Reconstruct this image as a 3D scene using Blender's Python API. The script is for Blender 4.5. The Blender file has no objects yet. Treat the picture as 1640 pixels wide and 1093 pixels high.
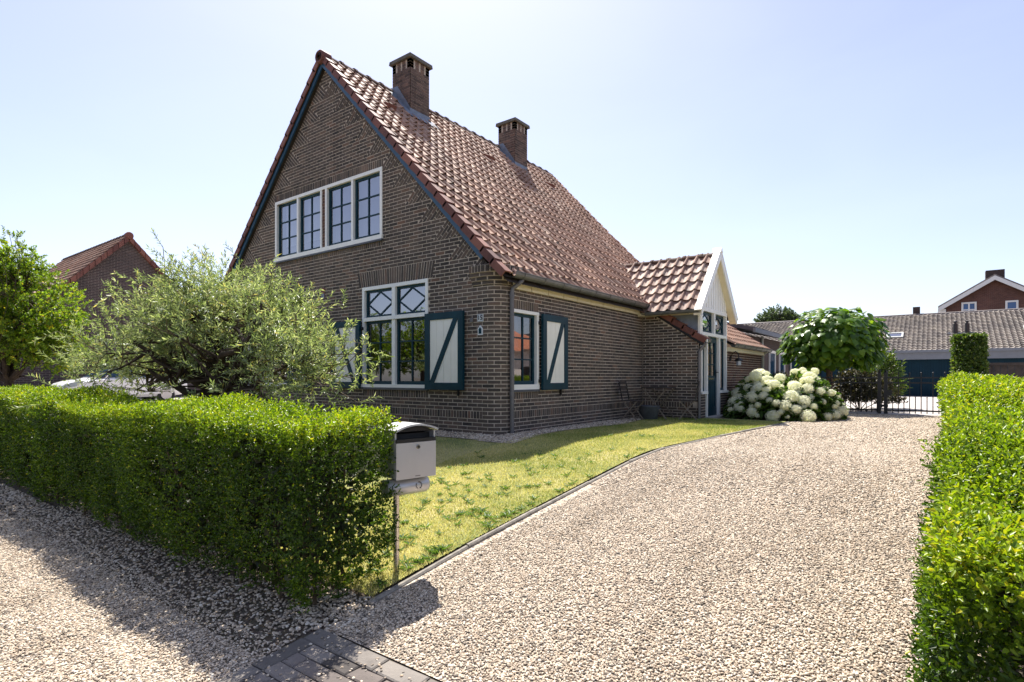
import bpy, math, random
import numpy as np
from mathutils import Vector, Matrix

# ------------------------------------------------------------------ camera, sky, sun
random.seed(11)
RNG = np.random.default_rng(11)
SC = bpy.context.scene
COL = SC.collection
R = math.radians
EYE = 0.95
cam = bpy.data.cameras.new('camera')
cam.sensor_width = 36.0
cam.lens = 36.0 * 902.0 / 1640.0
cam.shift_y = 57.5 / 1640.0
cam.clip_start = 0.05
cam.clip_end = 2000
camo = bpy.data.objects.new('camera', cam)
COL.objects.link(camo)
camo.location = (0, 0, EYE)
camo.rotation_euler = (R(90), 0, R(36.97))
SC.camera = camo

SUN_TO = Vector((-0.45, 0.43, 1.0)).normalized()      # direction towards the sun
world = bpy.data.worlds.new('World')
SC.world = world
world.use_nodes = True
wn = world.node_tree
bg = wn.nodes['Background']
sky = wn.nodes.new('ShaderNodeTexSky')
sky.sky_type = 'NISHITA'
sky.sun_disc = False
sky.sun_elevation = math.asin(SUN_TO.z)
sky.sun_rotation = math.atan2(SUN_TO.x, SUN_TO.y)
sky.air_density = 1.0
sky.dust_density = 1.0
sky.ozone_density = 4.0
hs = wn.nodes.new('ShaderNodeHueSaturation')          # hazy, pale summer sky
hs.inputs['Saturation'].default_value = 0.78
wn.links.new(sky.outputs[0], hs.inputs['Color'])
mu = wn.nodes.new('ShaderNodeMix'); mu.data_type = 'RGBA'; mu.blend_type = 'MULTIPLY'
mu.inputs[0].default_value = 1.0; mu.inputs[7].default_value = (1.045, 0.96, 1.0, 1)
wn.links.new(hs.outputs[0], mu.inputs[6])
# very faint high haze all over the dome
wtc = wn.nodes.new('ShaderNodeTexCoord'); wmp = wn.nodes.new('ShaderNodeMapping'); wmp.inputs['Scale'].default_value = (1.6, 1.6, 5.0)
wno = wn.nodes.new('ShaderNodeTexNoise'); wno.inputs['Scale'].default_value = 1.4; wno.inputs['Detail'].default_value = 6; wno.inputs['Distortion'].default_value = .6
wr = wn.nodes.new('ShaderNodeMapRange'); wr.inputs[1].default_value = .42; wr.inputs[2].default_value = .75; wr.inputs[3].default_value = 0; wr.inputs[4].default_value = .13
wh = wn.nodes.new('ShaderNodeMix'); wh.data_type = 'RGBA'; wh.inputs[7].default_value = (5.0, 5.6, 6.8, 1)
wn.links.new(wtc.outputs['Generated'], wmp.inputs[0]); wn.links.new(wmp.outputs[0], wno.inputs['Vector']); wn.links.new(wno.outputs[0], wr.inputs[0])
wn.links.new(wr.outputs[0], wh.inputs[0]); wn.links.new(mu.outputs[2], wh.inputs[6])
wn.links.new(wh.outputs[2], bg.inputs[0])
bg.inputs[1].default_value = 0.098
sl = bpy.data.lights.new('sun', 'SUN')
sl.energy = 4.9
sl.angle = R(0.5)
sl.color = (1.0, 0.95, 0.87)
so = bpy.data.objects.new('sun', sl)
COL.objects.link(so)
so.rotation_euler = SUN_TO.to_track_quat('Z', 'Y').to_euler()
so.location = (-20, 20, 40)
SC.view_settings.view_transform = 'Standard'
SC.view_settings.look = 'None'
SC.view_settings.gamma = 1
SC.view_settings.exposure = 1.05
SC.render.film_transparent = False
try:
    SC.cycles.use_denoising = True
    SC.cycles.max_bounces = 8
    SC.cycles.transparent_max_bounces = 16
    SC.cycles.caustics_reflective = False
    SC.cycles.caustics_refractive = False
    SC.cycles.sample_clamp_indirect = 6
except Exception:
    pass

# ------------------------------------------------------------------ helpers
ORG = {}

def empty(name, loc, label=None, cat=None, group=None, kind=None):
    o = bpy.data.objects.new(name, None)
    COL.objects.link(o)
    o.location = loc
    o.empty_display_size = 0.2
    ORG[o] = Vector(loc)
    tag(o, label, cat, group, kind)
    return o

def tag(o, label=None, cat=None, group=None, kind=None):
    if label: o['label'] = label
    if cat: o['category'] = cat
    if group: o['group'] = group
    if kind: o['kind'] = kind
    return o

def link(name, me, parent=None, loc=None, kind=None):
    """object with mesh me; loc is a world position (mesh local to loc)."""
    o = bpy.data.objects.new(name, me)
    COL.objects.link(o)
    w = Vector(loc) if loc is not None else Vector((0, 0, 0))
    if parent is not None:
        o.parent = parent
        o.location = w - ORG[parent]
    else:
        o.location = w
    ORG[o] = w
    if kind: o['kind'] = kind
    return o

class MB:
    def __init__(s):
        s.v = []; s.f = []; s.t = []
    def add(s, pts, faces, tint=0.5):
        b = len(s.v)
        s.v.extend([tuple(p) for p in pts])
        s.t.extend([tint] * len(pts))
        s.f.extend([tuple(b + i for i in f) for f in faces])
    def hexa(s, c, tint=0.5, back=True):
        f = [(0, 3, 2, 1), (4, 5, 6, 7), (0, 1, 5, 4), (1, 2, 6, 5), (2, 3, 7, 6), (3, 0, 4, 7)]
        s.add(c, f if back else f[1:], tint)
    def box(s, x0, x1, y0, y1, z0, z1, tint=0.5):
        s.hexa([(x0, y0, z0), (x1, y0, z0), (x1, y1, z0), (x0, y1, z0), (x0, y0, z1), (x1, y0, z1), (x1, y1, z1), (x0, y1, z1)], tint)
    def fbox(s, F, a0, a1, z0, z1, h0, h1, tint=0.5):
        s.hexa([F(a0, z0, h0), F(a1, z0, h0), F(a1, z1, h0), F(a0, z1, h0), F(a0, z0, h1), F(a1, z0, h1), F(a1, z1, h1), F(a0, z1, h1)], tint)
    def fpoly(s, F, poly, h0, h1, tint=0.5):
        n = len(poly)
        pts = [F(a, z, h0) for a, z in poly] + [F(a, z, h1) for a, z in poly]
        fs = [tuple(range(n - 1, -1, -1)), tuple(range(n, 2 * n))]
        for i in range(n):
            j = (i + 1) % n
            fs.append((i, j, n + j, n + i))
        s.add(pts, fs, tint)
    def bar(s, p, q, w, t, up=(0, 0, 1), tint=0.5):
        p = Vector(p); q = Vector(q); d = (q - p).normalized(); u = Vector(up)
        a = d.cross(u)
        if a.length < 1e-4: a = d.cross(Vector((1, 0, 0)))
        a.normalize(); b = a.cross(d).normalized()
        a *= w / 2; b *= t / 2
        s.hexa([p - a - b, p + a - b, p + a + b, p - a + b, q - a - b, q + a - b, q + a + b, q - a + b], tint)
    def tube(s, pts, rad, n=8, caps=True, tint=0.5):
        pts = [Vector(p) for p in pts]
        if not hasattr(rad, '__len__'): rad = [rad] * len(pts)
        b = len(s.v); ref = None
        for i, p in enumerate(pts):
            d = (pts[min(i + 1, len(pts) - 1)] - pts[max(i - 1, 0)])
            if d.length < 1e-9: d = Vector((0, 0, 1))
            d.normalize()
            if ref is None:
                ref = d.orthogonal().normalized()
            else:
                ref = (ref - d * ref.dot(d))
                ref = ref.normalized() if ref.length > 1e-6 else d.orthogonal().normalized()
            c = d.cross(ref)
            for k in range(n):
                a = 2 * math.pi * k / n
                s.v.append(tuple(p + (ref * math.cos(a) + c * math.sin(a)) * rad[i])); s.t.append(tint)
        for i in range(len(pts) - 1):
            for k in range(n):
                k2 = (k + 1) % n
                s.f.append((b + i * n + k, b + i * n + k2, b + (i + 1) * n + k2, b + (i + 1) * n + k))
        if caps:
            s.f.append(tuple(b + k for k in range(n - 1, -1, -1)))
            e = b + (len(pts) - 1) * n
            s.f.append(tuple(e + k for k in range(n)))
    def lathe(s, c, prof, n=16, tint=0.5, axis='z'):
        b = len(s.v); c = Vector(c)
        for r, z in prof:
            for k in range(n):
                a = 2 * math.pi * k / n
                if axis == 'z': p = (r * math.cos(a), r * math.sin(a), z)
                elif axis == 'x': p = (z, r * math.cos(a), r * math.sin(a))
                else: p = (r * math.cos(a), z, r * math.sin(a))
                s.v.append(tuple(c + Vector(p))); s.t.append(tint)
        for i in range(len(prof) - 1):
            for k in range(n):
                k2 = (k + 1) % n
                s.f.append((b + i * n + k, b + i * n + k2, b + (i + 1) * n + k2, b + (i + 1) * n + k))
        s.f.append(tuple(b + k for k in range(n - 1, -1, -1)))
        e = b + (len(prof) - 1) * n
        s.f.append(tuple(e + k for k in range(n)))
    def mesh(s, name, mat, org=(0, 0, 0), smooth=False):
        me = bpy.data.meshes.new(name)
        ox, oy, oz = org
        me.from_pydata([(x - ox, y - oy, z - oz) for x, y, z in s.v], [], s.f)
        a = me.attributes.new('tint', 'FLOAT', 'POINT')
        a.data.foreach_set('value', np.array(s.t, dtype=np.float32))
        if mat: me.materials.append(mat)
        if smooth: me.polygons.foreach_set('use_smooth', np.ones(len(me.polygons), dtype=bool))
        me.update()
        return me
    def build(s, name, mat, parent=None, org=None, smooth=False, kind=None):
        if org is None:
            org = tuple(ORG[parent]) if parent is not None else (0, 0, 0)
        return link(name, s.mesh(name, mat, org, smooth), parent, org, kind)

def np_mesh(name, verts, polys, nper, tint, mat, smooth=False):
    me = bpy.data.meshes.new(name)
    me.vertices.add(len(verts))
    me.vertices.foreach_set('co', np.ascontiguousarray(verts, dtype=np.float32).ravel())
    nf = len(polys)
    me.loops.add(nf * nper)
    me.loops.foreach_set('vertex_index', np.ascontiguousarray(polys, dtype=np.int32).ravel())
    me.polygons.add(nf)
    me.polygons.foreach_set('loop_start', np.arange(nf, dtype=np.int32) * nper)
    if smooth: me.polygons.foreach_set('use_smooth', np.ones(nf, dtype=bool))
    a = me.attributes.new('tint', 'FLOAT', 'POINT')
    a.data.foreach_set('value', np.ascontiguousarray(tint, dtype=np.float32))
    me.materials.append(mat)
    me.update(calc_edges=True)
    me.validate()
    return me

def unit(a):
    return a / (np.linalg.norm(a, axis=1, keepdims=True) + 1e-9)

def leaf_mesh(name, P, D, N, L, W, tint, mat, fold=0.22, fine=True, droop=0.12):
    """many leaves: base P, axis D, rough normal N, length L, width W."""
    n = len(P)
    D = unit(D); S = unit(np.cross(D, N)); N = unit(np.cross(S, D))
    L = np.asarray(L).reshape(-1, 1) * np.ones((n, 1)); W = np.asarray(W).reshape(-1, 1) * np.ones((n, 1))
    tip = P + D * L - N * L * droop
    if fine:
        a = P + D * L * .30 + S * W * .46 + N * W * fold
        b = P + D * L * .68 + S * W * .36 + N * W * fold * .7
        c = P + D * L * .68 - S * W * .36 + N * W * fold * .7
        d = P + D * L * .30 - S * W * .46 + N * W * fold
        V = np.stack([P, a, b, tip, c, d], 1).reshape(-1, 3)
        i = np.arange(n)[:, None] * 6
        F = np.concatenate([i + np.array([0, 3, 2, 1]), i + np.array([0, 5, 4, 3])], 0)
        return np_mesh(name, V, F, 4, np.repeat(tint, 6), mat)
    a = P + D * L * .45 + S * W * .5 + N * W * fold
    d = P + D * L * .45 - S * W * .5 + N * W * fold
    V = np.stack([P, a, tip, d], 1).reshape(-1, 3)
    i = np.arange(n)[:, None] * 4
    F = np.concatenate([i + np.array([0, 2, 1]), i + np.array([0, 3, 2])], 0)
    return np_mesh(name, V, F, 3, np.repeat(tint, 4), mat)

# ------------------------------------------------------------------ materials
def new_mat(name):
    m = bpy.data.materials.new(name)
    m.use_nodes = True
    nt = m.node_tree
    return m, nt, nt.nodes['Principled BSDF'], nt.nodes, nt.links

def ramp(nt, stops):
    r = nt.nodes.new('ShaderNodeValToRGB')
    e = r.color_ramp.elements
    while len(e) < len(stops): e.new(0.5)
    for k, (p, c) in enumerate(stops):
        e[k].position = p
        e[k].color = (c[0], c[1], c[2], 1)
    return r

def noise(nt, scale, detail=4, rough=0.6, coord='Object', dist=0.0):
    tc = nt.nodes.new('ShaderNodeTexCoord')
    n = nt.nodes.new('ShaderNodeTexNoise')
    n.inputs['Scale'].default_value = scale
    n.inputs['Detail'].default_value = detail
    n.inputs['Roughness'].default_value = rough
    n.inputs['Distortion'].default_value = dist
    if coord == 'World':
        g = nt.nodes.new('ShaderNodeNewGeometry')
        nt.links.new(g.outputs['Position'], n.inputs['Vector'])
    else:
        nt.links.new(tc.outputs[coord], n.inputs['Vector'])
    return n

def mixrgb(nt, fac, a, b, mode='MIX'):
    m = nt.nodes.new('ShaderNodeMix')
    m.data_type = 'RGBA'; m.blend_type = mode
    for sock, val in ((0, fac), (6, a), (7, b)):
        if hasattr(val, 'is_output'): nt.links.new(val, m.inputs[sock])
        elif sock == 0: m.inputs[0].default_value = val
        else: m.inputs[sock].default_value = (*val[:3], 1)
    return m.outputs[2]

def bump(nt, bsdf, h, strength=0.3, dist=0.01):
    b = nt.nodes.new('ShaderNodeBump')
    b.inputs['Strength'].default_value = strength
    b.inputs['Distance'].default_value = dist
    nt.links.new(h, b.inputs['Height'])
    nt.links.new(b.outputs[0], bsdf.inputs['Normal'])

def pmat(name, c, var=0.18, scale=6.0, rough=0.6, metal=0.0, bmp=0.1, bscale=60.0, spec=0.5):
    """plain surface with broad and fine variation."""
    m, nt, b, N, L = new_mat(name)
    n1 = noise(nt, scale, 5, .65, 'World')
    lo = [max(0, x * (1 - var)) for x in c]; hi = [min(1, x * (1 + var)) for x in c]
    r = ramp(nt, [(0.3, lo), (0.7, hi)])
    L.new(n1.outputs[0], r.inputs[0]); L.new(r.outputs[0], b.inputs['Base Color'])
    b.inputs['Roughness'].default_value = rough
    b.inputs['Metallic'].default_value = metal
    b.inputs['Specular IOR Level'].default_value = spec
    if bmp:
        n2 = noise(nt, bscale, 3, .6, 'World')
        bump(nt, b, n2.outputs[0], bmp, 0.004)
    return m

def tint_mat(name, stops, rough=0.8, nscale=25.0, namt=0.35, bmp=0.4, bscale=90.0, spec=0.3, moss=None):
    """colour picked by the piece's own tint value, mottled by noise."""
    m, nt, b, N, L = new_mat(name)
    at = N.new('ShaderNodeAttribute'); at.attribute_name = 'tint'
    r = ramp(nt, stops)
    n1 = noise(nt, nscale, 5, .7, 'World')
    ma = N.new('ShaderNodeMath'); ma.operation = 'MULTIPLY_ADD'
    L.new(n1.outputs[0], ma.inputs[0]); ma.inputs[1].default_value = namt; 
    su = N.new('ShaderNodeMath'); su.operation = 'SUBTRACT'
    L.new(at.outputs['Fac'], su.inputs[0]); su.inputs[1].default_value = namt * .5
    L.new(su.outputs[0], ma.inputs[2])
    L.new(ma.outputs[0], r.inputs[0])
    col = r.outputs[0]
    if moss:
        nm = noise(nt, moss[1], 6, .7, 'World')
        rm = ramp(nt, [(moss[2], (0, 0, 0)), (moss[2] + .12, (1, 1, 1))])
        L.new(nm.outputs[0], rm.inputs[0])
        col = mixrgb(nt, rm.outputs[0], col, moss[0])
    nl = noise(nt, 1.1, 5, .62, 'World', .4)
    rl = ramp(nt, [(.28, (.72, .72, .72)), (.5, (1, 1, 1)), (.74, (1.22, 1.2, 1.16))]); L.new(nl.outputs[0], rl.inputs[0])
    col = mixrgb(nt, 1.0, col, rl.outputs[0], 'MULTIPLY')
    # run-off streaks
    gp = N.new('ShaderNodeNewGeometry'); mp = N.new('ShaderNodeMapping'); mp.inputs['Scale'].default_value = (4.5, 4.5, .45)
    L.new(gp.outputs['Position'], mp.inputs[0])
    ns = N.new('ShaderNodeTexNoise'); ns.inputs['Scale'].default_value = 1.0; ns.inputs['Detail'].default_value = 5; L.new(mp.outputs[0], ns.inputs['Vector'])
    rs = ramp(nt, [(.32, (.66, .66, .68)), (.46, (1, 1, 1)), (.62, (1.02, 1.02, 1.0)), (.78, (1.25, 1.22, 1.16))]); L.new(ns.outputs[0], rs.inputs[0])
    col = mixrgb(nt, .8, col, rs.outputs[0], 'MULTIPLY')
    L.new(col, b.inputs['Base Color'])
    b.inputs['Roughness'].default_value = rough
    b.inputs['Specular IOR Level'].default_value = spec
    n2 = noise(nt, bscale, 4, .7, 'World')
    bump(nt, b, n2.outputs[0], bmp, 0.006)
    return m

def leaf_mat(name, stops, trans=0.45, rough=0.45, tcol=(1.25, 1.3, 0.45), spec=0.4):
    m, nt, b, N, L = new_mat(name)
    at = N.new('ShaderNodeAttribute'); at.attribute_name = 'tint'
    r = ramp(nt, stops)
    L.new(at.outputs['Fac'], r.inputs[0])
    L.new(r.outputs[0], b.inputs['Base Color'])
    b.inputs['Roughness'].default_value = rough
    b.inputs['Specular IOR Level'].default_value = spec
    t = N.new('ShaderNodeBsdfTranslucent')
    tc = mixrgb(nt, 1.0, r.outputs[0], tcol, 'MULTIPLY')
    L.new(tc, t.inputs[0])
    ms = N.new('ShaderNodeMixShader'); ms.inputs[0].default_value = trans
    L.new(b.outputs[0], ms.inputs[1]); L.new(t.outputs[0], ms.inputs[2])
    L.new(ms.outputs[0], N['Material Output'].inputs[0])
    return m

def brick_tex_mat(name, c1, c2, mortar, w=0.22, h=0.0635, rough=0.85):
    m, nt, b, N, L = new_mat(name)
    g = N.new('ShaderNodeNewGeometry'); s = N.new('ShaderNodeSeparateXYZ'); L.new(g.outputs['Position'], s.inputs[0])
    ad = N.new('ShaderNodeMath'); L.new(s.outputs[0], ad.inputs[0]); L.new(s.outputs[1], ad.inputs[1])
    cb = N.new('ShaderNodeCombineXYZ'); L.new(ad.outputs[0], cb.inputs[0]); L.new(s.outputs[2], cb.inputs[1])
    bt = N.new('ShaderNodeTexBrick')
    L.new(cb.outputs[0], bt.inputs['Vector'])
    bt.inputs['Color1'].default_value = (*c1, 1); bt.inputs['Color2'].default_value = (*c2, 1); bt.inputs['Mortar'].default_value = (*mortar, 1)
    bt.inputs['Scale'].default_value = 1.0
    bt.inputs['Brick Width'].default_value = w; bt.inputs['Row Height'].default_value = h
    bt.inputs['Mortar Size'].default_value = 0.006
    n1 = noise(nt, 1.2, 5, .7, 'World')
    r = ramp(nt, [(.3, (.75, .75, .75)), (.7, (1.2, 1.2, 1.2))]); L.new(n1.outputs[0], r.inputs[0])
    L.new(mixrgb(nt, 1.0, bt.outputs[0], r.outputs[0], 'MULTIPLY'), b.inputs['Base Color'])
    b.inputs['Roughness'].default_value = rough
    inv = N.new('ShaderNodeMath'); inv.operation = 'SUBTRACT'; inv.inputs[0].default_value = 1; L.new(bt.outputs['Fac'], inv.inputs[1])
    bump(nt, b, inv.outputs[0], .6, .008)
    return m

def glass_mat(name, refl=0.3, tint=(0.75, 0.78, 0.82)):
    m, nt, b, N, L = new_mat(name)
    N.remove(b)
    gl = N.new('ShaderNodeBsdfGlossy'); gl.inputs['Roughness'].default_value = 0.015; gl.inputs['Color'].default_value = (.95, .96, 1, 1)
    tr = N.new('ShaderNodeBsdfTransparent'); tr.inputs[0].default_value = (*tint, 1)
    lw = N.new('ShaderNodeLayerWeight'); lw.inputs[0].default_value = 0.35
    mr = N.new('ShaderNodeMath'); mr.operation = 'MULTIPLY_ADD'; L.new(lw.outputs['Fresnel'], mr.inputs[0]); mr.inputs[1].default_value = 0.8; mr.inputs[2].default_value = refl
    mr.use_clamp = True
    n = noise(nt, 1.6, 2, .5, 'World')
    bp = N.new('ShaderNodeBump'); bp.inputs['Strength'].default_value = .05; bp.inputs['Distance'].default_value = .02
    L.new(n.outputs[0], bp.inputs['Height']); L.new(bp.outputs[0], gl.inputs['Normal'])
    ms = N.new('ShaderNodeMixShader'); L.new(mr.outputs[0], ms.inputs[0]); L.new(tr.outputs[0], ms.inputs[1]); L.new(gl.outputs[0], ms.inputs[2])
    L.new(ms.outputs[0], N['Material Output'].inputs[0])
    return m

M = {}
M['brick'] = tint_mat('brick', [(0, (.05, .043, .038)), (.35, (.094, .076, .065)), (.7, (.138, .104, .084)), (1, (.20, .115, .08))], .85, 40, .35, .5, 120)
M['brick_red'] = tint_mat('brick_red', [(0, (.06, .035, .03)), (.4, (.105, .055, .042)), (.75, (.14, .07, .05)), (1, (.19, .09, .06))], .85, 40, .35, .5, 120)
M['mortar'] = pmat('mortar', (.54, .46, .375), .3, 9, .95, 0, .5, 150, .2)
M['tile'] = tint_mat('tile', [(0, (.25, .14, .095)), (.4, (.39, .235, .165)), (.75, (.48, .305, .22)), (1, (.58, .42, .32))], .72, 16, .5, .4, 70, .28, ((.24, .215, .175), 7, .57))
M['verge'] = tint_mat('verge', [(0, (.13, .05, .038)), (.5, (.19, .07, .052)), (1, (.25, .10, .07))], .65, 10, .3, .2, 60, .4)
M['ridge'] = tint_mat('ridge', [(0, (.08, .05, .04)), (.5, (.14, .08, .06)), (1, (.22, .17, .13))], .8, 14, .6, .5, 60, .3)
M['teal'] = pmat('teal', (.003, .036, .054), .25, 5, .4, 0, .08, 50, .22)
M['cream'] = pmat('cream', (.86, .84, .75), .04, 4, .4, 0, .04, 60)
M['white'] = pmat('white', (.87, .86, .81), .04, 4, .38, 0, .04, 60)
M['yellowcream'] = pmat('yellowcream', (.80, .71, .50), .05, 4, .5, 0, .05, 60)
M['zinc'] = pmat('zinc', (.20, .20, .19), .2, 7, .5, .6, .1, 30)
M['lead'] = pmat('lead', (.20, .23, .28), .2, 8, .55, .3, .3, 25)
M['pipe'] = pmat('pipe', (.16, .15, .15), .15, 7, .5, .3, .1, 40)
M['stonecap'] = pmat('stonecap', (.13, .12, .095), .35, 9, .9, 0, .5, 40)
M['glass_up'] = glass_mat('glass_up', .30)
M['glass'] = glass_mat('glass', .16, (.55, .57, .58))
M['curtain'] = pmat('curtain', (.75, .77, .78), .05, 3, .9, 0, .1, 40)
M['blind'] = pmat('blind', (.36, .34, .40), .08, 3, .9, 0, .1, 40)
M['dark'] = pmat('dark', (.03, .027, .025), .3, 3, .9, 0, .1, 40)
M['black'] = pmat('black', (.012, .012, .013), .2, 9, .4, 0, .1, 60)
M['sill'] = pmat('sill', (.07, .075, .085), .2, 9, .5, 0, .2, 60)
M['iron'] = pmat('iron', (.016, .016, .017), .3, 12, .45, .2, .2, 60)
M['bark'] = pmat('bark', (.055, .04, .03), .5, 14, .95, 0, .9, 35, .2)
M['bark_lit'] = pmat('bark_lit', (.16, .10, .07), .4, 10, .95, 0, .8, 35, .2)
M['twig'] = pmat('twig', (.10, .075, .05), .4, 14, .9, 0, .4, 40, .2)
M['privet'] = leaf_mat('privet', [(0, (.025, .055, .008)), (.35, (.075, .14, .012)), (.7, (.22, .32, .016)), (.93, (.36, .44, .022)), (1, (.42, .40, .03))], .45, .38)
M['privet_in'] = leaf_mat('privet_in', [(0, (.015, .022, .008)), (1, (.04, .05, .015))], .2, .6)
M['willow'] = leaf_mat('willow', [(0, (.10, .14, .06)), (.4, (.23, .29, .14)), (.75, (.38, .44, .24)), (.94, (.60, .63, .45)), (1, (.55, .47, .2))], .45, .38, (1.15, 1.2, .6))
M['robinia'] = leaf_mat('robinia', [(0, (.05, .10, .016)), (.4, (.15, .25, .03)), (.8, (.28, .37, .04)), (1, (.48, .40, .04))], .55, .42)
M['catalpa'] = leaf_mat('catalpa', [(0, (.045, .11, .016)), (.6, (.10, .20, .022)), (1, (.19, .30, .03))], .48, .36, (1.4,1.4,.4))
M['hyd_leaf'] = leaf_mat('hyd_leaf', [(0, (.03, .065, .015)), (1, (.10, .18, .03))], .4, .5)
M['hyd_flower'] = leaf_mat('hyd_flower', [(0, (.86, .87, .60)), (.4, (.95, .945, .80)), (1, (.97, .965, .88))], .6, .7, (1, 1, .85), .2)
M['farleaf'] = leaf_mat('farleaf', [(0, (.04, .07, .03)), (1, (.12, .17, .08))], .35, .5)
M['beech'] = leaf_mat('beech', [(0, (.03, .06, .012)), (.6, (.09, .15, .025)), (1, (.20, .24, .05))], .42, .42)
M['redleaf'] = leaf_mat('redleaf', [(0, (.03, .03, .018)), (.6, (.06, .06, .03)), (1, (.13, .09, .04))], .25, .5)
M['concrete'] = pmat('concrete', (.36, .34, .31), .25, 12, .9, 0, .5, 90)
M['paving'] = pmat('paving', (.42, .38, .35), .15, 3, .9, 0, .3, 60)
M['silver'] = pmat('silver', (.52, .52, .53), .05, 4, .38, .55, .03, 80)
M['steel'] = pmat('steel', (.55, .52, .48), .1, 20, .25, .95, .05, 80)
M['carpaint'] = pmat('carpaint', (.80, .80, .80), .02, 2, .22, 0, 0)
M['carglass'] = pmat('carglass', (.02, .05, .09), .1, 2, .06, 0, 0)
M['rubber'] = pmat('rubber', (.02, .02, .02), .2, 9, .8, 0, .2, 60)
M['lampglass'] = pmat('lampglass', (.45, .5, .55), .1, 8, .1, .3, 0)
M['greyfascia'] = pmat('greyfascia', (.16, .18, .21), .1, 3, .6, 0, .1, 40)
M['bitumen'] = pmat('bitumen', (.07, .07, .085), .2, 4, .8, 0, .3, 50)
M['far_tile'] = tint_mat('far_tile', [(0, (.13, .11, .10)), (.5, (.20, .17, .15)), (1, (.28, .24, .20))], .55, 6, .4, .3, 40, .4)
M['wood_dark'] = pmat('wood_dark', (.05, .038, .032), .4, 6, .8, 0, .4, 40)
M['wood_grey'] = pmat('wood_grey', (.20, .16, .12), .3, 8, .8, 0, .4, 60)
M['zinc_tub'] = pmat('zinc_tub', (.14, .15, .17), .25, 9, .6, .5, .2, 30)
M['far_brick'] = brick_tex_mat('far_brick', (.16, .065, .045), (.11, .045, .035), (.2, .15, .12), .22, .065)
M['purple_brick'] = brick_tex_mat('purple_brick', (.09, .05, .055), (.06, .038, .042), (.11, .09, .085), .22, .065)
M['nb_brick'] = brick_tex_mat('nb_brick', (.075, .05, .045), (.05, .036, .034), (.25, .21, .18), .24, .07)
M['brown_brick'] = brick_tex_mat('brown_brick', (.06, .035, .03), (.04, .026, .024), (.09, .075, .065), .22, .065)
M['blue_white'] = pmat('blue_white', (.75, .78, .8), .03, 4, .3, 0, 0)
M['pipe_light'] = pmat('pipe_light', (.45, .46, .44), .1, 7, .5, .2, .1, 40)
M['teal_board'] = pmat('teal_board', (.02, .07, .13), .15, 5, .35, 0, .04, 80)
M['tile_old'] = tint_mat('tile_old', [(0, (.18, .10, .075)), (.4, (.29, .175, .13)), (.75, (.38, .25, .19)), (1, (.48, .35, .28))], .66, 14, .6, .45, 70, .35, ((.36, .33, .28), 9, .54))
M['brick_ch'] = tint_mat('brick_ch', [(0, (.08, .06, .052)), (.4, (.14, .10, .085)), (.75, (.19, .13, .105)), (1, (.24, .15, .11))], .9, 30, .4, .5, 120)
M['teal_far'] = pmat('teal_far', (.004, .025, .042), .15, 3, .6, 0, .04, 80, .15)
M['win_far'] = pmat('win_far', (.05, .12, .28), .2, .6, .15, 0, 0)
M['orange_tile'] = pmat('orange_tile', (.42, .13, .05), .25, 3, .7, 0, .4, 20)
M['render_wall'] = pmat('render_wall', (.62, .55, .48), .08, 3, .9, 0, .2, 40)

# ------------------------------------------------------------------ ground
GZ_Y = [-400, 0.5, 1.2, 2.0, 2.6, 3.5, 6.4, 7.0, 7.5, 9, 600]
GZ_Z = [-0.61, -0.61, -0.595, -0.525, -0.45, -0.35, -0.055, -0.012, 0.0, 0.0, 0.0]
def gz(y):
    return float(np.interp(y, GZ_Y, GZ_Z))

def sheet(name, poly_fn, ys, xs, dz, mat, kind, jag=0.0):
    """terrain-following sheet; poly_fn(y) -> (x0, x1)."""
    m = MB()
    nx = len(xs)
    for y in ys:
        x0, x1 = poly_fn(y)
        for t in xs:
            m.v.append((x0 + (x1 - x0) * t, y, gz(y) + dz)); m.t.append(.5)
    for j in range(len(ys) - 1):
        for i in range(nx - 1):
            a = j * nx + i
            m.f.append((a, a + 1, a + nx + 1, a + nx))
    o = m.build(name, mat, smooth=True)
    o['kind'] = kind
    return o

def ground_mat():
    m, nt, b, N, L = new_mat('soil')
    n1 = noise(nt, 1.5, 6, .7, 'World'); n2 = noise(nt, 30, 5, .7, 'World')
    r = ramp(nt, [(.3, (.075, .056, .04)), (.55, (.125, .098, .068)), (.7, (.14, .125, .07))])
    L.new(n1.outputs[0], r.inputs[0])
    L.new(mixrgb(nt, .6, r.outputs[0], n2.outputs[1], 'SOFT_LIGHT'), b.inputs['Base Color'])
    b.inputs['Roughness'].default_value = .95
    bump(nt, b, n2.outputs[0], .8, .02)
    return m
M['soil'] = ground_mat()

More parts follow.
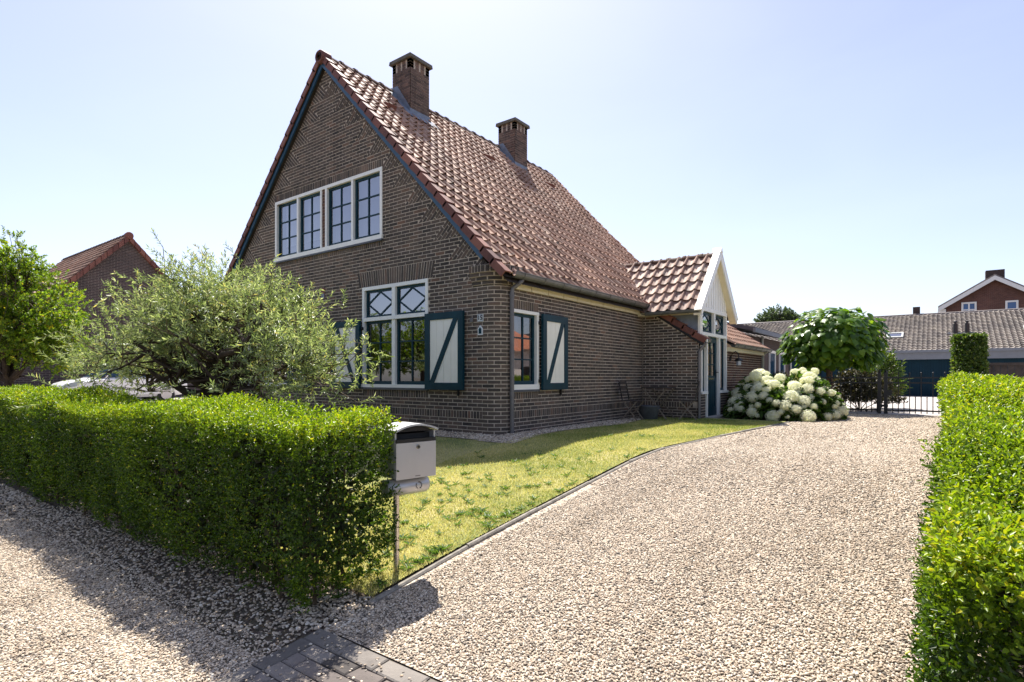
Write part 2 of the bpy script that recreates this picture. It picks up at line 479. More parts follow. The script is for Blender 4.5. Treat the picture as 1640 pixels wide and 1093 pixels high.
def gravel_mat(name, inst):
    m, nt, b, N, L = new_mat(name)
    stops = [(0, (.10, .087, .074)), (.16, (.24, .205, .165)), (.34, (.45, .355, .26)), (.56, (.58, .475, .36)), (.78, (.66, .56, .44)), (.92, (.76, .69, .58)), (1, (.46, .34, .23))]
    r = ramp(nt, stops)
    if inst:
        oi = N.new('ShaderNodeObjectInfo')
        L.new(oi.outputs['Random'], r.inputs[0])
        n1 = noise(nt, 90, 3, .6, 'World')
        rr = ramp(nt, [(.3, (.82, .82, .82)), (.7, (1.12, 1.12, 1.12))]); L.new(n1.outputs[0], rr.inputs[0])
        nd = noise(nt, .9, 6, .68, 'World', .5)
        gp = N.new('ShaderNodeNewGeometry'); mp = N.new('ShaderNodeMapping'); mp.inputs['Scale'].default_value = (1.9, .35, 1)
        L.new(gp.outputs['Position'], mp.inputs[0]); L.new(mp.outputs[0], nd.inputs['Vector'])
        rd = ramp(nt, [(.30, (.70, .67, .63)), (.47, (.95, .94, .92)), (.7, (1.08, 1.08, 1.07))]); L.new(nd.outputs[0], rd.inputs[0])
        c2 = mixrgb(nt, 1.0, r.outputs[0], rr.outputs[0], 'MULTIPLY')
        L.new(mixrgb(nt, 1.0, c2, rd.outputs[0], 'MULTIPLY'), b.inputs['Base Color'])
        bump(nt, b, n1.outputs[0], .25, .003)
    else:
        g = N.new('ShaderNodeNewGeometry')
        v = N.new('ShaderNodeTexVoronoi'); v.inputs['Scale'].default_value = 62
        L.new(g.outputs['Position'], v.inputs['Vector'])
        sp = N.new('ShaderNodeSeparateColor'); L.new(v.outputs['Color'], sp.inputs[0])
        L.new(sp.outputs[0], r.inputs[0])
        L.new(r.outputs[0], b.inputs['Base Color'])
        inv = N.new('ShaderNodeMath'); inv.operation = 'SUBTRACT'; inv.inputs[0].default_value = 1; L.new(v.outputs['Distance'], inv.inputs[1])
        bump(nt, b, inv.outputs[0], 1.0, .018)
    b.inputs['Roughness'].default_value = .75
    b.inputs['Specular IOR Level'].default_value = .3
    return m
M['gravel_bed'] = gravel_mat('gravel_bed', False)
M['pebble'] = gravel_mat('pebble', True)

def lawn_mat():
    m, nt, b, N, L = new_mat('lawn_soil')
    n1 = noise(nt, 1.3, 5, .65, 'World'); n2 = noise(nt, 60, 4, .7, 'World')
    r = ramp(nt, [(.34, (.16, .21, .05)), (.5, (.32, .32, .10)), (.66, (.52, .45, .19))])
    L.new(n1.outputs[0], r.inputs[0])
    r2 = ramp(nt, [(.35, (.45, .45, .45)), (.65, (1.2, 1.2, 1.2))]); L.new(n2.outputs[0], r2.inputs[0])
    L.new(mixrgb(nt, 1.0, r.outputs[0], r2.outputs[0], 'MULTIPLY'), b.inputs['Base Color'])
    b.inputs['Roughness'].default_value = .95
    bump(nt, b, n2.outputs[0], .9, .015)
    return m
M['lawn_soil'] = lawn_mat()

YB = [-300, -60, -10, -2, 0, .6, .9, 1.2, 1.7, 2.2, 2.7, 3.5, 4.5, 5.5, 6.4, 7.0, 7.5, 9, 12, 16, 22, 30, 60, 150, 500]
g = sheet('ground', lambda y: (-400, 300), YB, [0, .3, .45, .52, .56, .6, .7, 1], -0.012, M['soil'], 'structure')
tag(g, 'bare dark soil and ground under the whole plot', 'ground')

KERB = [(-2.86, 2.30), (-2.90, 3.2), (-2.92, 4.4), (-2.93, 5.6), (-2.93, 6.75), (-2.86, 7.6), (-2.76, 9.0), (-2.62, 10.6), (-2.50, 11.9), (-2.46, 12.9)]
def kerb_x(y):
    return float(np.interp(y, [p[1] for p in KERB], [p[0] for p in KERB]))

ydr = list(np.linspace(1.98, 17.0, 60))
dr = sheet('driveway', lambda y: (kerb_x(y) if y > 2.3 else -2.86, 0.25), ydr, np.linspace(0, 1, 16), 0.0, M['gravel_bed'], 'structure')
tag(dr, 'pale gravel driveway leading from the paving to the iron gate', 'driveway')
yst = list(np.linspace(-6, 1.60, 30))
st = sheet('verge_gravel', lambda y: (-16, -2.86), yst, np.linspace(0, 1, 40), 0.0, M['gravel_bed'], 'structure')
tag(st, 'gravel strip in front of the long clipped hedge', 'gravel strip')
ylw = list(np.linspace(2.42, 13.0, 50))
lw = sheet('lawn', lambda y: (-5.25, kerb_x(y) - .055), ylw, np.linspace(0, 1, 14), 0.012, M['lawn_soil'], 'structure')
tag(lw, 'dry yellow green lawn between the house and the kerb', 'lawn')
lw2 = sheet('lawn', lambda y: (-14.5, -5.25), list(np.linspace(2.9, 6.9, 20)), np.linspace(0, 1, 12), 0.010, M['lawn_soil'], 'structure')
tag(lw2, 'shaded front lawn under the grey leaved tree behind the hedge', 'lawn')
bed = sheet('gravel_bed', lambda y: (-5.62, -5.05 - .12 * math.sin(y * 1.7)), list(np.linspace(6.55, 12.9, 30)), np.linspace(0, 1, 5), 0.022, M['gravel_bed'], 'structure')
tag(bed, 'narrow pebble strip along the foot of the side wall', 'gravel strip')
bed2 = sheet('gravel_bed', lambda y: (-15, -5.62), list(np.linspace(6.62, 7.15, 5)), np.linspace(0, 1, 24), 0.022, M['gravel_bed'], 'structure')
tag(bed2, 'narrow pebble strip along the foot of the front gable', 'gravel strip')
yard = sheet('garage_yard', lambda y: (-14, 26), [17.06, 19, 22, 26, 30, 36], np.linspace(0, 1, 6), 0.004, M['paving'], 'structure')
tag(yard, 'pale paved yard between the iron gate and the garages', 'pavement')
nbd = sheet('neighbour_drive', lambda y: (-28.5, -15.5), list(np.linspace(2.9, 14, 14)), np.linspace(0, 1, 4), 0.006, M['paving'], 'structure')
tag(nbd, 'paved drive under the white car beside the neighbouring house', 'driveway')

M['kerbstone'] = pmat('kerbstone', (.25, .225, .19), .4, 14, .95, 0, .6, 90)
# ---- kerb stones
kb = empty('kerb', (KERB[0][0], KERB[0][1], gz(KERB[0][1])), 'low concrete edging between lawn and gravel driveway', 'kerb', kind='structure')
def kerb_run():
    P = []
    for i in range(len(KERB) - 1):
        P.append((Vector((*KERB[i], 0)), Vector((*KERB[i + 1], 0))))
    tot = sum((b - a).length for a, b in P)
    def at(s):
        for a, b in P:
            l = (b - a).length
            if s <= l: return a + (b - a) * (s / l)
            s -= l
        return P[-1][1]
    s = 0.0
    while s < tot - .1:
        e = min(s + .98, tot)
        a = at(s); b = at(e - .008)
        a.z = gz(a.y); b.z = gz(b.y)
        d = (b - a).normalized(); n = Vector((d.y, -d.x, 0)).normalized()
        w = .02; j = random.uniform(-.008, .008)
        m = MB()
        c = []
        top = .022 + j
        for zz, ww in ((-.12, w), (top - .012, w), (top, w - .010)):
            c += [a - n * ww + Vector((0, 0, zz)), b - n * ww + Vector((0, 0, zz)), b + n * ww + Vector((0, 0, zz)), a + n * ww + Vector((0, 0, zz))]
        f = [(0, 3, 2, 1), (8, 9, 10, 11)]
        for k in (0, 4):
            for q in range(4):
                f.append((k + q, k + (q + 1) % 4, k + 4 + (q + 1) % 4, k + 4 + q))
        m.add(c, f, random.random())
        m.build('kerb_stone', M['kerbstone'], kb)
        s = e
kerb_run()

# ---- brick paving by the street
pv = empty('paving', (-2.88, 1.9, gz(1.9)), 'grey brown brick paving at the end of the hedge', 'pavement', kind='structure')
M['paver'] = tint_mat('paver', [(0, (.08, .07, .064)), (.4, (.135, .115, .103)), (.75, (.185, .155, .137)), (1, (.25, .22, .195))], .9, 14, .6, .6, 60, .3)
M['paver_edge'] = tint_mat('paver_edge', [(0, (.15, .135, .12)), (.5, (.20, .18, .16)), (1, (.25, .225, .2))], .95, 18, .7, .6, 60, .2)
M['paver_joint'] = pmat('paver_joint', (.12, .10, .08), .3, 20, .95, 0, .5, 100)
pb = MB()
ys_ = np.linspace(-.6, 1.93, 12)
for i in range(len(ys_) - 1):
    y0, y1 = ys_[i], ys_[i + 1]
    pb.add([(-2.85, y0, gz(y0) + .004), (.6, y0, gz(y0) + .004), (.6, y1, gz(y1) + .004), (-2.85, y1, gz(y1) + .004)], [(0, 1, 2, 3)])
pb.build('joint_sand', M['paver_joint'], pv)
def paver(x, y, lx, ly, dz=0.0, mat='paver'):
    m = MB(); b = .007
    hx, hy = lx / 2 - .003, ly / 2 - .003
    cx, cy = x + lx / 2, y + ly / 2
    tz = [random.uniform(-.004, .004) for _ in range(4)]
    lo = [(-hx, -hy), (hx, -hy), (hx, hy), (-hx, hy)]
    rot = random.uniform(-.012, .012)
    def P(p, z, k):
        px = p[0] * k[0]; py = p[1] * k[1]
        X = cx + px * math.cos(rot) - py * math.sin(rot); Y = cy + px * math.sin(rot) + py * math.cos(rot)
        return (X, Y, gz(Y) + z)
    k1 = (1, 1); k2 = (1 - b / hx, 1 - b / hy)
    pts = [P(p, -.04, k1) for p in lo] + [P(p, .016 + tz[i] + dz, k1) for i, p in enumerate(lo)] + [P(p, .022 + tz[i] + dz, k2) for i, p in enumerate(lo)]
    f = [(8, 9, 10, 11)]
    for k in (0, 4):
        for q in range(4): f.append((k + q, k + (q + 1) % 4, k + 4 + (q + 1) % 4, k + 4 + q))
    m.add(pts, f, random.random())
    m.build('paver', M[mat], pv)
# edge band, then running-bond pavers laid along X
xx = -2.86
while xx < .5:
    l = random.choice([.30, .30, .30]); paver(xx, 1.83, l, .12, .0, 'paver_edge'); xx += l
yy = 1.83 - .30
while yy > -.5:
    paver(-2.86, yy, .12, .30, .0, 'paver_edge'); yy -= .30
row = 0; yy = 1.83 - .102
while yy > .55:
    xx = -2.74 - (.1 if row % 2 else 0)
    while xx < -.5:
        if xx < -2.74: paver(-2.74, yy, xx + .2 + 2.74, .10)
        else: paver(xx, yy, .20, .10)
        xx += .2
    yy -= .10; row += 1

# ---- loose gravel: pebbles scattered over the beds
def pebble_variants():
    c = bpy.data.collections.new('pebble_shapes')
    for k in range(7):
        rng = np.random.default_rng(40 + k)
        import bmesh
        bm = bmesh.new(); bmesh.ops.create_icosphere(bm, subdivisions=2, radius=1.0)
        ax = np.array([rng.uniform(.75, 1.25), rng.uniform(.6, .95), rng.uniform(.4, .65)])
        planes = [(unit(rng.normal(size=(1, 3)))[0], rng.uniform(.62, .9)) for _ in range(7)]
        for v in bm.verts:
            p = np.array(v.co)
            for n_, d_ in planes:
                e = p @ n_ - d_
                if e > 0: p = p - n_ * e * .8
            v.co = Vector(p * ax)
        me = bpy.data.meshes.new('pebble'); bm.to_mesh(me); bm.free()
        me.materials.append(M['pebble'])
        me.polygons.foreach_set('use_smooth', np.ones(len(me.polygons), dtype=bool))
        o = bpy.data.objects.new('pebble', me); c.objects.link(o)
    return c
PEB = pebble_variants()

def scatter(obj, density, smin, smax, seed):
    ng = bpy.data.node_groups.new('scatter_gravel', 'GeometryNodeTree')
    ng.interface.new_socket('Geometry', in_out='INPUT', socket_type='NodeSocketGeometry')
    ng.interface.new_socket('Geometry', in_out='OUTPUT', socket_type='NodeSocketGeometry')
    N = ng.nodes; L = ng.links
    gi = N.new('NodeGroupInput'); go = N.new('NodeGroupOutput')
    dp = N.new('GeometryNodeDistributePointsOnFaces'); dp.distribute_method = 'RANDOM'
    dp.inputs['Density'].default_value = density; dp.inputs['Seed'].default_value = seed
    ip = N.new('GeometryNodeInstanceOnPoints')
    ci = N.new('GeometryNodeCollectionInfo'); ci.inputs[0].default_value = PEB
    ci.inputs['Separate Children'].default_value = True; ci.inputs['Reset Children'].default_value = True
    ip.inputs['Pick Instance'].default_value = True
    rr = N.new('FunctionNodeRandomValue'); rr.data_type = 'FLOAT_VECTOR'
    rr.inputs[0].default_value = (-.5, -.5, 0); rr.inputs[1].default_value = (.5, .5, 6.28); rr.inputs['Seed'].default_value = seed + 1
    rs = N.new('FunctionNodeRandomValue'); rs.data_type = 'FLOAT'
    rs.inputs[2].default_value = smin; rs.inputs[3].default_value = smax; rs.inputs['Seed'].default_value = seed + 2
    ri = N.new('FunctionNodeRandomValue'); ri.data_type = 'INT'
    ri.inputs[4].default_value = 0; ri.inputs[5].default_value = 6; ri.inputs['Seed'].default_value = seed + 3
    jg = N.new('GeometryNodeJoinGeometry')
    L.new(gi.outputs[0], dp.inputs[0]); L.new(dp.outputs[0], ip.inputs['Points'])
    L.new(ci.outputs[0], ip.inputs['Instance']); L.new(rr.outputs[0], ip.inputs['Rotation'])
    L.new(rs.outputs[1], ip.inputs['Scale']); L.new(ri.outputs[2], ip.inputs['Instance Index'])
    L.new(ip.outputs[0], jg.inputs[0]); L.new(jg.outputs[0], go.inputs[0])
    md = obj.modifiers.new('gravel', 'NODES'); md.node_group = ng

def gravel(poly_fn, ys, nx, density, smin, smax, seed, label, dz=0.004):
    o = sheet('gravel', poly_fn, ys, np.linspace(0, 1, nx), dz, M['gravel_bed'], 'stuff')
    tag(o, label, 'gravel')
    scatter(o, density, smin, smax, seed)
gravel(lambda y: (max(-2.82, -2.1 if False else -2.82), 0.12), list(np.linspace(2.0, 5.2, 14)), 10, 9000, .0045, .0095, 3, 'near loose pebbles of the driveway beside the mailbox')
gravel(lambda y: (kerb_x(y) + .05, 0.12), list(np.linspace(5.2, 9.5, 14)), 8, 4800, .0058, .0118, 9, 'loose pebbles of the driveway along the middle of the lawn')
gravel(lambda y: (kerb_x(y) + .05, 0.12), list(np.linspace(9.5, 16.9, 14)), 8, 1700, .009, .017, 15, 'loose pebbles of the driveway near the hydrangea and gate')
gravel(lambda y: (-8.0, -2.87), list(np.linspace(.35, 1.52, 9)), 14, 7600, .0046, .0100, 21, 'loose pebbles in front of the clipped hedge')
gravel(lambda y: (-13.0, -8.0), list(np.linspace(.6, 1.98, 9)), 10, 1400, .011, .019, 27, 'loose pebbles before the far end of the hedge')
gravel(lambda y: (-5.58, -5.10 - .12 * math.sin(y * 1.7)), list(np.linspace(6.6, 12.7, 24)), 4, 1300, .012, .022, 33, 'loose pebbles along the foot of the side wall', .024)
gravel(lambda y: (-8.5, -5.55), list(np.linspace(6.66, 7.08, 4)), 12, 1300, .012, .022, 39, 'loose pebbles along the foot of the front gable', .024)
gravel(lambda y: (-3.25, -2.72), list(np.linspace(1.94, 2.36, 4)), 4, 2600, .008, .016, 45, 'loose pebbles spilling round the end of the hedge')
gravel(lambda y: (-8.0, -2.87), list(np.linspace(1.50, 1.72, 3)), 12, 4600, .0046, .0100, 69, 'thinning pebbles along the bare soil before the hedge')  # soil strip, widened to put the hedge's shade into the ground colour
gravel(lambda y: (-8.0, -2.9), list(np.linspace(1.70, 2.3, 3)), 12, 1700, .007, .014, 51, 'sparse pebbles on the soil under the hedge')
gravel(lambda y: (-2.84, -.5), list(np.linspace(1.55, 1.92, 4)), 6, 420, .004, .010, 57, 'stray pebbles on the edge of the brick paving', .024)
gravel(lambda y: (-2.84, -2.45), list(np.linspace(.4, 1.6, 4)), 3, 420, .004, .010, 63, 'stray pebbles on the side of the brick paving', .024)

# ------------------------------------------------------------------ main house
GY = 7.10                      # front gable plane (faces -Y)
SX = -5.60                     # side wall plane (faces +X)
RC = 0.30                      # rounded corner radius
XR = -10.22                    # ridge
ZR = 7.62                      # ridge height of tile plane
SL = 1.055                     # roof slope
AN = math.atan(SL); CA, SA = math.cos(AN), math.sin(AN)
YE = 15.9                      # far end of the main roof
XW = -14.84                    # other side wall
BW, BH, JT = 0.206, 0.051, 0.0145
CO = 0.064                     # course height
S0 = SX - RC                   # unrolled start of corner arc
ARC = RC * math.pi / 2

house = empty('brick_house', (XR, GY, 0), 'brown brick house with steep red tiled gable and blue shutters', 'house')

def FW(s, z, h):               # unrolled wall: gable, rounded corner, side wall
    if s <= S0: return (s, GY - h, z)
    if s >= S0 + ARC: return (SX + h, GY + RC + (s - S0 - ARC), z)
    a = (s - S0) / RC
    r = RC + h
    return (S0 + r * math.sin(a), GY + RC - r * math.cos(a), z)
def side_s(y): return S0 + ARC + (y - GY - RC)
def FS(y, z, h): return (SX + h, y, z)
def FG(x, z, h): return (x, GY - h, z)
PXF = -4.25
def FP(y, z, h): return (PXF + h, y, z)
RY = 12.60
def FR(x, z, h): return (x, RY - h, z)

def roof_z(x): return ZR - SL * abs(x - XR)

# openings in the gable (x0,x1,z0,z1)
UPW = (-12.16, -8.43, 3.584, 4.96)
LW1 = (-9.02, -7.20, 0.75, 2.70)
LW2 = (-13.38, -11.56, 0.75, 2.70)
SWY = (7.42, 8.20, 0.735, 2.08)
RBOT = ZR - 0.13 / CA          # underside line of the roof at the wall (vertical offset)

bricks = []                    # (F, [(s,z)x4 corners], h, tint, material, width)
def brick_rect(F, s0, s1, z0, z1, h=.0045, mat='brick', tint=None):
    bricks.append((F, ((s0, z0), (s1, z0), (s1, z1), (s0, z1)), h + random.uniform(-.0015, .0025), random.betavariate(2.2, 2.6) if tint is None else tint, mat))
def brick_quad(F, q, h=.0045, mat='brick'):
    bricks.append((F, tuple(q), h + random.uniform(-.0015, .0025), random.betavariate(2.2, 2.6), mat))

def soldier(F, s0, s1, z0, z1, mat='brick', pitch=.0640, lean=0.0):
    n = max(1, int(round((s1 - s0) / pitch))); p = (s1 - s0) / n
    mid = (s0 + s1) / 2
    rows = max(1, int(round((z1 - z0) / .22))) if (z1 - z0) > .3 else 1
    for i in range(n):
        a, b = s0 + i * p + .008, s0 + (i + 1) * p - .008
        t = ((a + b) / 2 - mid) / max(.01, (s1 - s0) / 2) * lean
        if rows == 1:
            brick_quad(F, [(a, z0 + .005), (b, z0 + .005), (b + t, z1 - .005), (a + t, z1 - .005)], .005, mat)
        else:
            off = .08 if i % 2 else .0
            cuts = [z0, z0 + .21 - off, z1] if off == 0 else [z0, z0 + .11, z1 - .0]
            for c0, c1 in zip(cuts[:-1], cuts[1:]):
                k0 = (c0 - z0) / (z1 - z0); k1 = (c1 - z0) / (z1 - z0)
                brick_quad(F, [(a + t * k0, c0 + .005), (b + t * k0, c0 + .005), (b + t * k1, c1 - .005), (a + t * k1, c1 - .005)], .005, mat)

def courses(F, z0, z1, span, holes, mat='brick', phase=0.0):
    n = int(round((z1 - z0) / CO))
    for k in range(n):
        za = z0 + k * CO; zb = za + CO
        zm = (za + zb) / 2
        xl, xr = span(zm)
        if xr - xl < .05: continue
        iv = [(xl, xr)]
        for (a, b, c, d) in holes:
            if c - .012 < zm < d + .012:
                nv = []
                for (p, q) in iv:
                    if b <= p or a >= q: nv.append((p, q)); continue
                    if a > p: nv.append((p, a))
                    if b < q: nv.append((b, q))
                iv = nv
        off = (.11 if k % 2 else 0.0) + phase
        g = BW + JT
        for (p, q) in iv:
            i = math.floor((p - off) / g)
            x = off + i * g
            while x < q:
                a = max(x + JT / 2, p + .004); b = min(x + g - JT / 2, q - .004)
                if b - a > .028:
                    brick_rect(F, a, b, za + JT / 2, zb - JT / 2, mat=mat)
                x += g

# --- tumbled brick wedges along both rakes
WH = 6 * CO
zE = 2.56
def rake_x(z, sgn): return XR + sgn * (RBOT - z) / SL
ZB = zE
ztop = RBOT - .12
wedges = []
z = ZB
while z + WH < ztop:
    wedges.append((z, z + WH)); z += WH
def gable_span(z):
    if z < ZB: 
        return (XW, S0 + ARC + 5.4)
    for (c, a) in wedges:
        if c <= z < a:
            xr = rake_x(a, 1) - (a - z) * SL
            xl = rake_x(a, -1) + (a - z) * SL
            return (xl + .006, xr - .006)
    return (rake_x(z, -1) + .01, rake_x(z, 1) - .01)
for sgn in (-1, 1):
    for (c, a) in wedges:
        A = Vector((rake_x(a, sgn), a)); Cc = Vector((rake_x(c, sgn), c))
        dr_ = (Cc - A); Lr = dr_.length; dr_.normalize()
        pn = Vector((-sgn * SA, -CA))
        t = .004; kk = 0
        while t < Lr - .02:
            t1 = min(t + BH, Lr)
            nmax = SL * (Lr - t) - .012
            nmax1 = SL * max(0, Lr - t1) - .012
            n_ = .006 - (.10 if kk % 2 else 0)
            while n_ < nmax:
                n0 = max(n_, .006); n1 = min(n_ + BW, nmax)
                m1 = min(n_ + BW, max(nmax1, n0))
                if n1 - n0 > .03:
                    q = [A + dr_ * t + pn * n0, A + dr_ * t1 + pn * n0, A + dr_ * t1 + pn * max(m1, n0 + .004), A + dr_ * t + pn * n1]
                    if sgn < 0: q = q[::-1]
                    brick_quad(FW, [(p.x, p.y) for p in q])
                n_ += BW + JT
            t += CO; kk += 1

hl = [UPW, LW1, LW2]
SOL_UP = (UPW[0] - .02, UPW[1] + .02, UPW[3], ZB + 40 * CO)
SOL_UPB = (UPW[0], UPW[1], ZB + 14 * CO, UPW[2] - .036)
SOLS = []
for w in (LW1, LW2):
    SOLS.append((w[0] - .10, w[1] + .10, w[3], ZB + 7 * CO))
    SOLS.append((w[0], w[1], 9 * CO, w[2] - .042))
PL0, PL1 = 4 * CO, 6 * CO
ssw0, ssw1 = side_s(SWY[0]), side_s(SWY[1])
SSEND = side_s(RY)
hole_side = (ssw0, ssw1, SWY[2], SWY[3])
sol_side = [(ssw0, ssw1, SWY[3], 35 * CO), (ssw0, ssw1, 9 * CO, SWY[2] - .042)]
plinth = (XW, SSEND, PL0, PL1)
def strip_gap(w): return (w[0], w[1], w[2] - .04, w[2])
holes_all = hl + [SOL_UP, SOL_UPB, strip_gap(UPW), hole_side, strip_gap(hole_side), plinth] + SOLS + sol_side + [strip_gap(LW1), strip_gap(LW2)]
def low_span(z): return (XW, SSEND)
courses(FW, 0.0, ZB, low_span, holes_all)
courses(FW, ZB, ZB + math.ceil((ztop + .2 - ZB) / CO) * CO, gable_span, [UPW, LW1, LW2, SOL_UP, SOL_UPB, strip_gap(UPW)] + SOLS, phase=.03)
for s in [SOL_UP, SOL_UPB] + sol_side: soldier(FW, *s)
for i, s in enumerate(SOLS): soldier(FW, *s, lean=.07 if i % 2 == 0 else 0)
soldier(FW, XW, S0 - .05, PL0, PL1, pitch=.0642)
courses(FW, PL0, PL1, lambda z: (S0 - .05, S0 + ARC + .05), [])
soldier(FW, S0 + ARC + .05, SSEND, PL0, PL1, pitch=.0642)
# the pier of headers between the two upper windows
zz = UPW[2] + .06
while zz < UPW[3] - .09:
    brick_rect(FW, -10.352, -10.248, zz + .005, zz + CO - .005, mat='brick_red'); zz += CO

# return wall of the lean-to (faces -Y) and low wall beyond the porch (faces +X)
LZ0, LX0 = 1.74, -4.08         # lean-to eave tile edge
LSL = 0.66
def lean_z(x): return LZ0 + (LX0 - x) * LSL
def ret_span(z):
    x = LX0 - max(0, (z + .16 - LZ0)) / LSL
    return (SX + .01, min(PXF, x) - .004)
courses(FR, 0.0, 30 * CO, lambda z: (SX + .01, PXF - .004), [(SX, PXF, PL0, PL1)])
courses(FR, 30 * CO, 42 * CO, ret_span, [])
soldier(FR, SX + .02, PXF - .12, PL0, PL1, pitch=.0642)
def FP2(y, z, h): return (PXF + h, y, z)
courses(FP2, 0.0, 26 * CO, lambda z: (14.66, 18.3), [(14.66, 18.3, PL0, PL1)], mat='brick_red')
soldier(FP2, 14.66, 18.3, PL0, PL1, mat='brick_red')
courses(FP2, 0.0, 26 * CO, lambda z: (RY + .0, 12.72), [])
courses(FP2, 0.0, 9 * CO, lambda z: (12.74, 13.06), [])
courses(FP2, 0.0, 9 * CO, lambda z: (14.06, 14.66), [])
# corbelled kneeler at the eaves corner
KN = MB()
KS0, KS1 = S0 - .26, S0 + ARC + .10
for k in range(4):
    zk = 2.46 + k * CO; e = .028 + k * .026
    zt_k = zk + CO + (.05 if k == 3 else 0)
    ns = 12
    for q in range(ns):
        a0, a1 = KS0 + (KS1 - KS0) * q / ns, KS0 + (KS1 - KS0) * (q + 1) / ns
        KN.fbox(FW, a0, a1, zk, zt_k, -.01, e - .004)
    if k < 3:
        x = KS0 - (.1 if k % 2 else 0)
        while x < KS1 - .03:
            a0, a1 = max(x, KS0), min(x + BW, KS1)
            if a1 - a0 > .04: brick_rect(FW, a0 + .004, a1 - .004, zk + .007, zk + CO - .007, h=e + .001)
            x += BW + JT
    else:
        x = KS0
        while x < KS1 - .03:
            brick_rect(FW, x + .007, min(x + .057, KS1), zk + .006, zt_k - .004, h=e + .001); x += .064

# --- mortar bodies
wall_front = MB()
def band_wall(mb, F, zs, span, holes, t=-.02):
    for za, zb in zip(zs[:-1], zs[1:]):
        zm = (za + zb) / 2
        la, ra = span(za + 1e-4); lb, rb = span(zb - 1e-4)
        iv = [(la, ra, lb, rb)]
        cut = sorted([(a, b) for (a, b, c, d) in holes if c < zm < d])
        cur = (la, lb)
        for (a, b) in cut:
            mb.add([F(cur[0], za, 0), F(a, za, 0), F(a, zb, 0), F(cur[1], zb, 0)], [(0, 1, 2, 3)])
            for ss in (a, b):
                mb.add([F(ss, za, 0), F(ss, za, -.12), F(ss, zb, -.12), F(ss, zb, 0)], [(0, 1, 2, 3)])
            cur = (b, b)
        mb.add([F(cur[0], za, 0), F(ra, za, 0), F(rb, zb, 0), F(cur[1], zb, 0)], [(0, 1, 2, 3)])
def full_gable(z):
    if z < 2.62: return (XW, S0)
    return (max(XW, rake_x(z, -1)), min(S0, rake_x(z, 1)))
zs = sorted(set([-.3, LW1[2], LW1[3], UPW[2], UPW[3], 2.62, RBOT - .02] + [rake_x and 3.0]))
band_wall(wall_front, FG, zs, full_gable, [UPW, LW1, LW2])
for w in (UPW, LW1, LW2):
    for zc in (w[2], w[3]):
        wall_front.add([FG(w[0], zc, 0), FG(w[1], zc, 0), FG(w[1], zc, -.12), FG(w[0], zc, -.12)], [(0, 1, 2, 3)])
for k in range(10):           # rounded corner
    a0, a1 = S0 + ARC * k / 10, S0 + ARC * (k + 1) / 10
    wall_front.add([FW(a0, -.3, 0), FW(a1, -.3, 0), FW(a1, 2.80, 0), FW(a0, 2.80, 0)], [(0, 1, 2, 3)])
wall_front.add([(XW, GY, -.3), (XW, YE, -.3), (XW, YE, 2.62), (XW, GY, 2.62)], [(0, 1, 2, 3)])
wall_front.add([(XW, YE, -.3), (SX, YE, -.3), (SX, YE, 2.62), (XR, YE, RBOT), (XW, YE, 2.62)], [(0, 1, 2, 3, 4)])
wall_side = MB()
band_wall(wall_side, FS, [-.3, SWY[2], SWY[3], 2.80], lambda z: (GY + RC, YE), [SWY])
for zc in (SWY[2], SWY[3]):
    wall_side.add([FS(SWY[0], zc, 0), FS(SWY[1], zc, 0), FS(SWY[1], zc, -.12), FS(SWY[0], zc, -.12)], [(0, 1, 2, 3)])
wall_lean = MB()
wall_lean.fpoly(FR, [(SX, -.3), (PXF, -.3), (PXF, lean_z(PXF) - .14), (SX, lean_z(SX) - .14)], -.1, 0)
wall_lean.fbox(FP2, 14.66, 18.3, -.3, 1.70, -.1, 0)
wall_lean.fbox(FP2, RY + .002, 12.72, -.3, 1.70, -.1, 0)
wall_lean.fbox(FP2, 12.72, 13.06, -.3, .60, -.1, 0)
wall_lean.fbox(FP2, 14.06, 14.66, -.3, .60, -.1, 0)
wall_lean.add([(PXF, 18.3, -.3), (SX - 2, 18.3, -.3), (SX - 2, 18.3, 2.9), (PXF, 18.3, 1.7)], [(0, 1, 2, 3)])

WF = wall_front.build('wall', M['mortar'], house)
KN.build('kneeler', M['mortar'], WF)
WS = wall_side.build('wall', M['mortar'], house)
WL = wall_lean.build('wall', M['mortar'], house)

def brick_solid(mb, F, q, h, tint, org=(0, 0, 0)):
    # split along s when the brick lies on the rounded corner
    s_lo = min(p[0] for p in q); s_hi = max(p[0] for p in q)
    nseg = 1
    if F is FW and s_hi > S0 and s_lo < S0 + ARC: nseg = 4
    for k in range(nseg):
        def lerp(p, r, t): return (p[0] + (r[0] - p[0]) * t, p[1] + (r[1] - p[1]) * t)
        t0, t1 = k / nseg, (k + 1) / nseg
        a, b = lerp(q[0], q[1], t0), lerp(q[0], q[1], t1)
        d, c = lerp(q[3], q[2], t0), lerp(q[3], q[2], t1)
        pts = [F(*p, -.002) for p in (a, b, c, d)] + [F(*p, h) for p in (a, b, c, d)]
        fs = [(4, 5, 6, 7), (0, 1, 5, 4), (2, 3, 7, 6)]
        if k == 0: fs.append((3, 0, 4, 7))
        if k == nseg - 1: fs.append((1, 2, 6, 5))
        mb.add([(p[0] - org[0], p[1] - org[1], p[2] - org[2]) for p in pts], fs, tint)
def brick_depth(b):
    F, q, h, t, mt = b
    s = sum(p[0] for p in q) / 4; z = sum(p[1] for p in q) / 4
    p = F(s, z, 0)
    if p[2] < .1: return 99
    return math.hypot(p[0], p[1])
full = [b for b in bricks if (b[0] is FW) and abs(max(p[0] for p in b[1]) - min(p[0] for p in b[1]) - BW) < .002 and len(set(p[1] for p in b[1])) == 2]
full = [b for b in full if not (S0 < max(p[0] for p in b[1]) and min(p[0] for p in b[1]) < S0 + ARC)]
full.sort(key=brick_depth)
singles = full[:300]
sid = set(id(b) for b in singles)
bm_g = {}
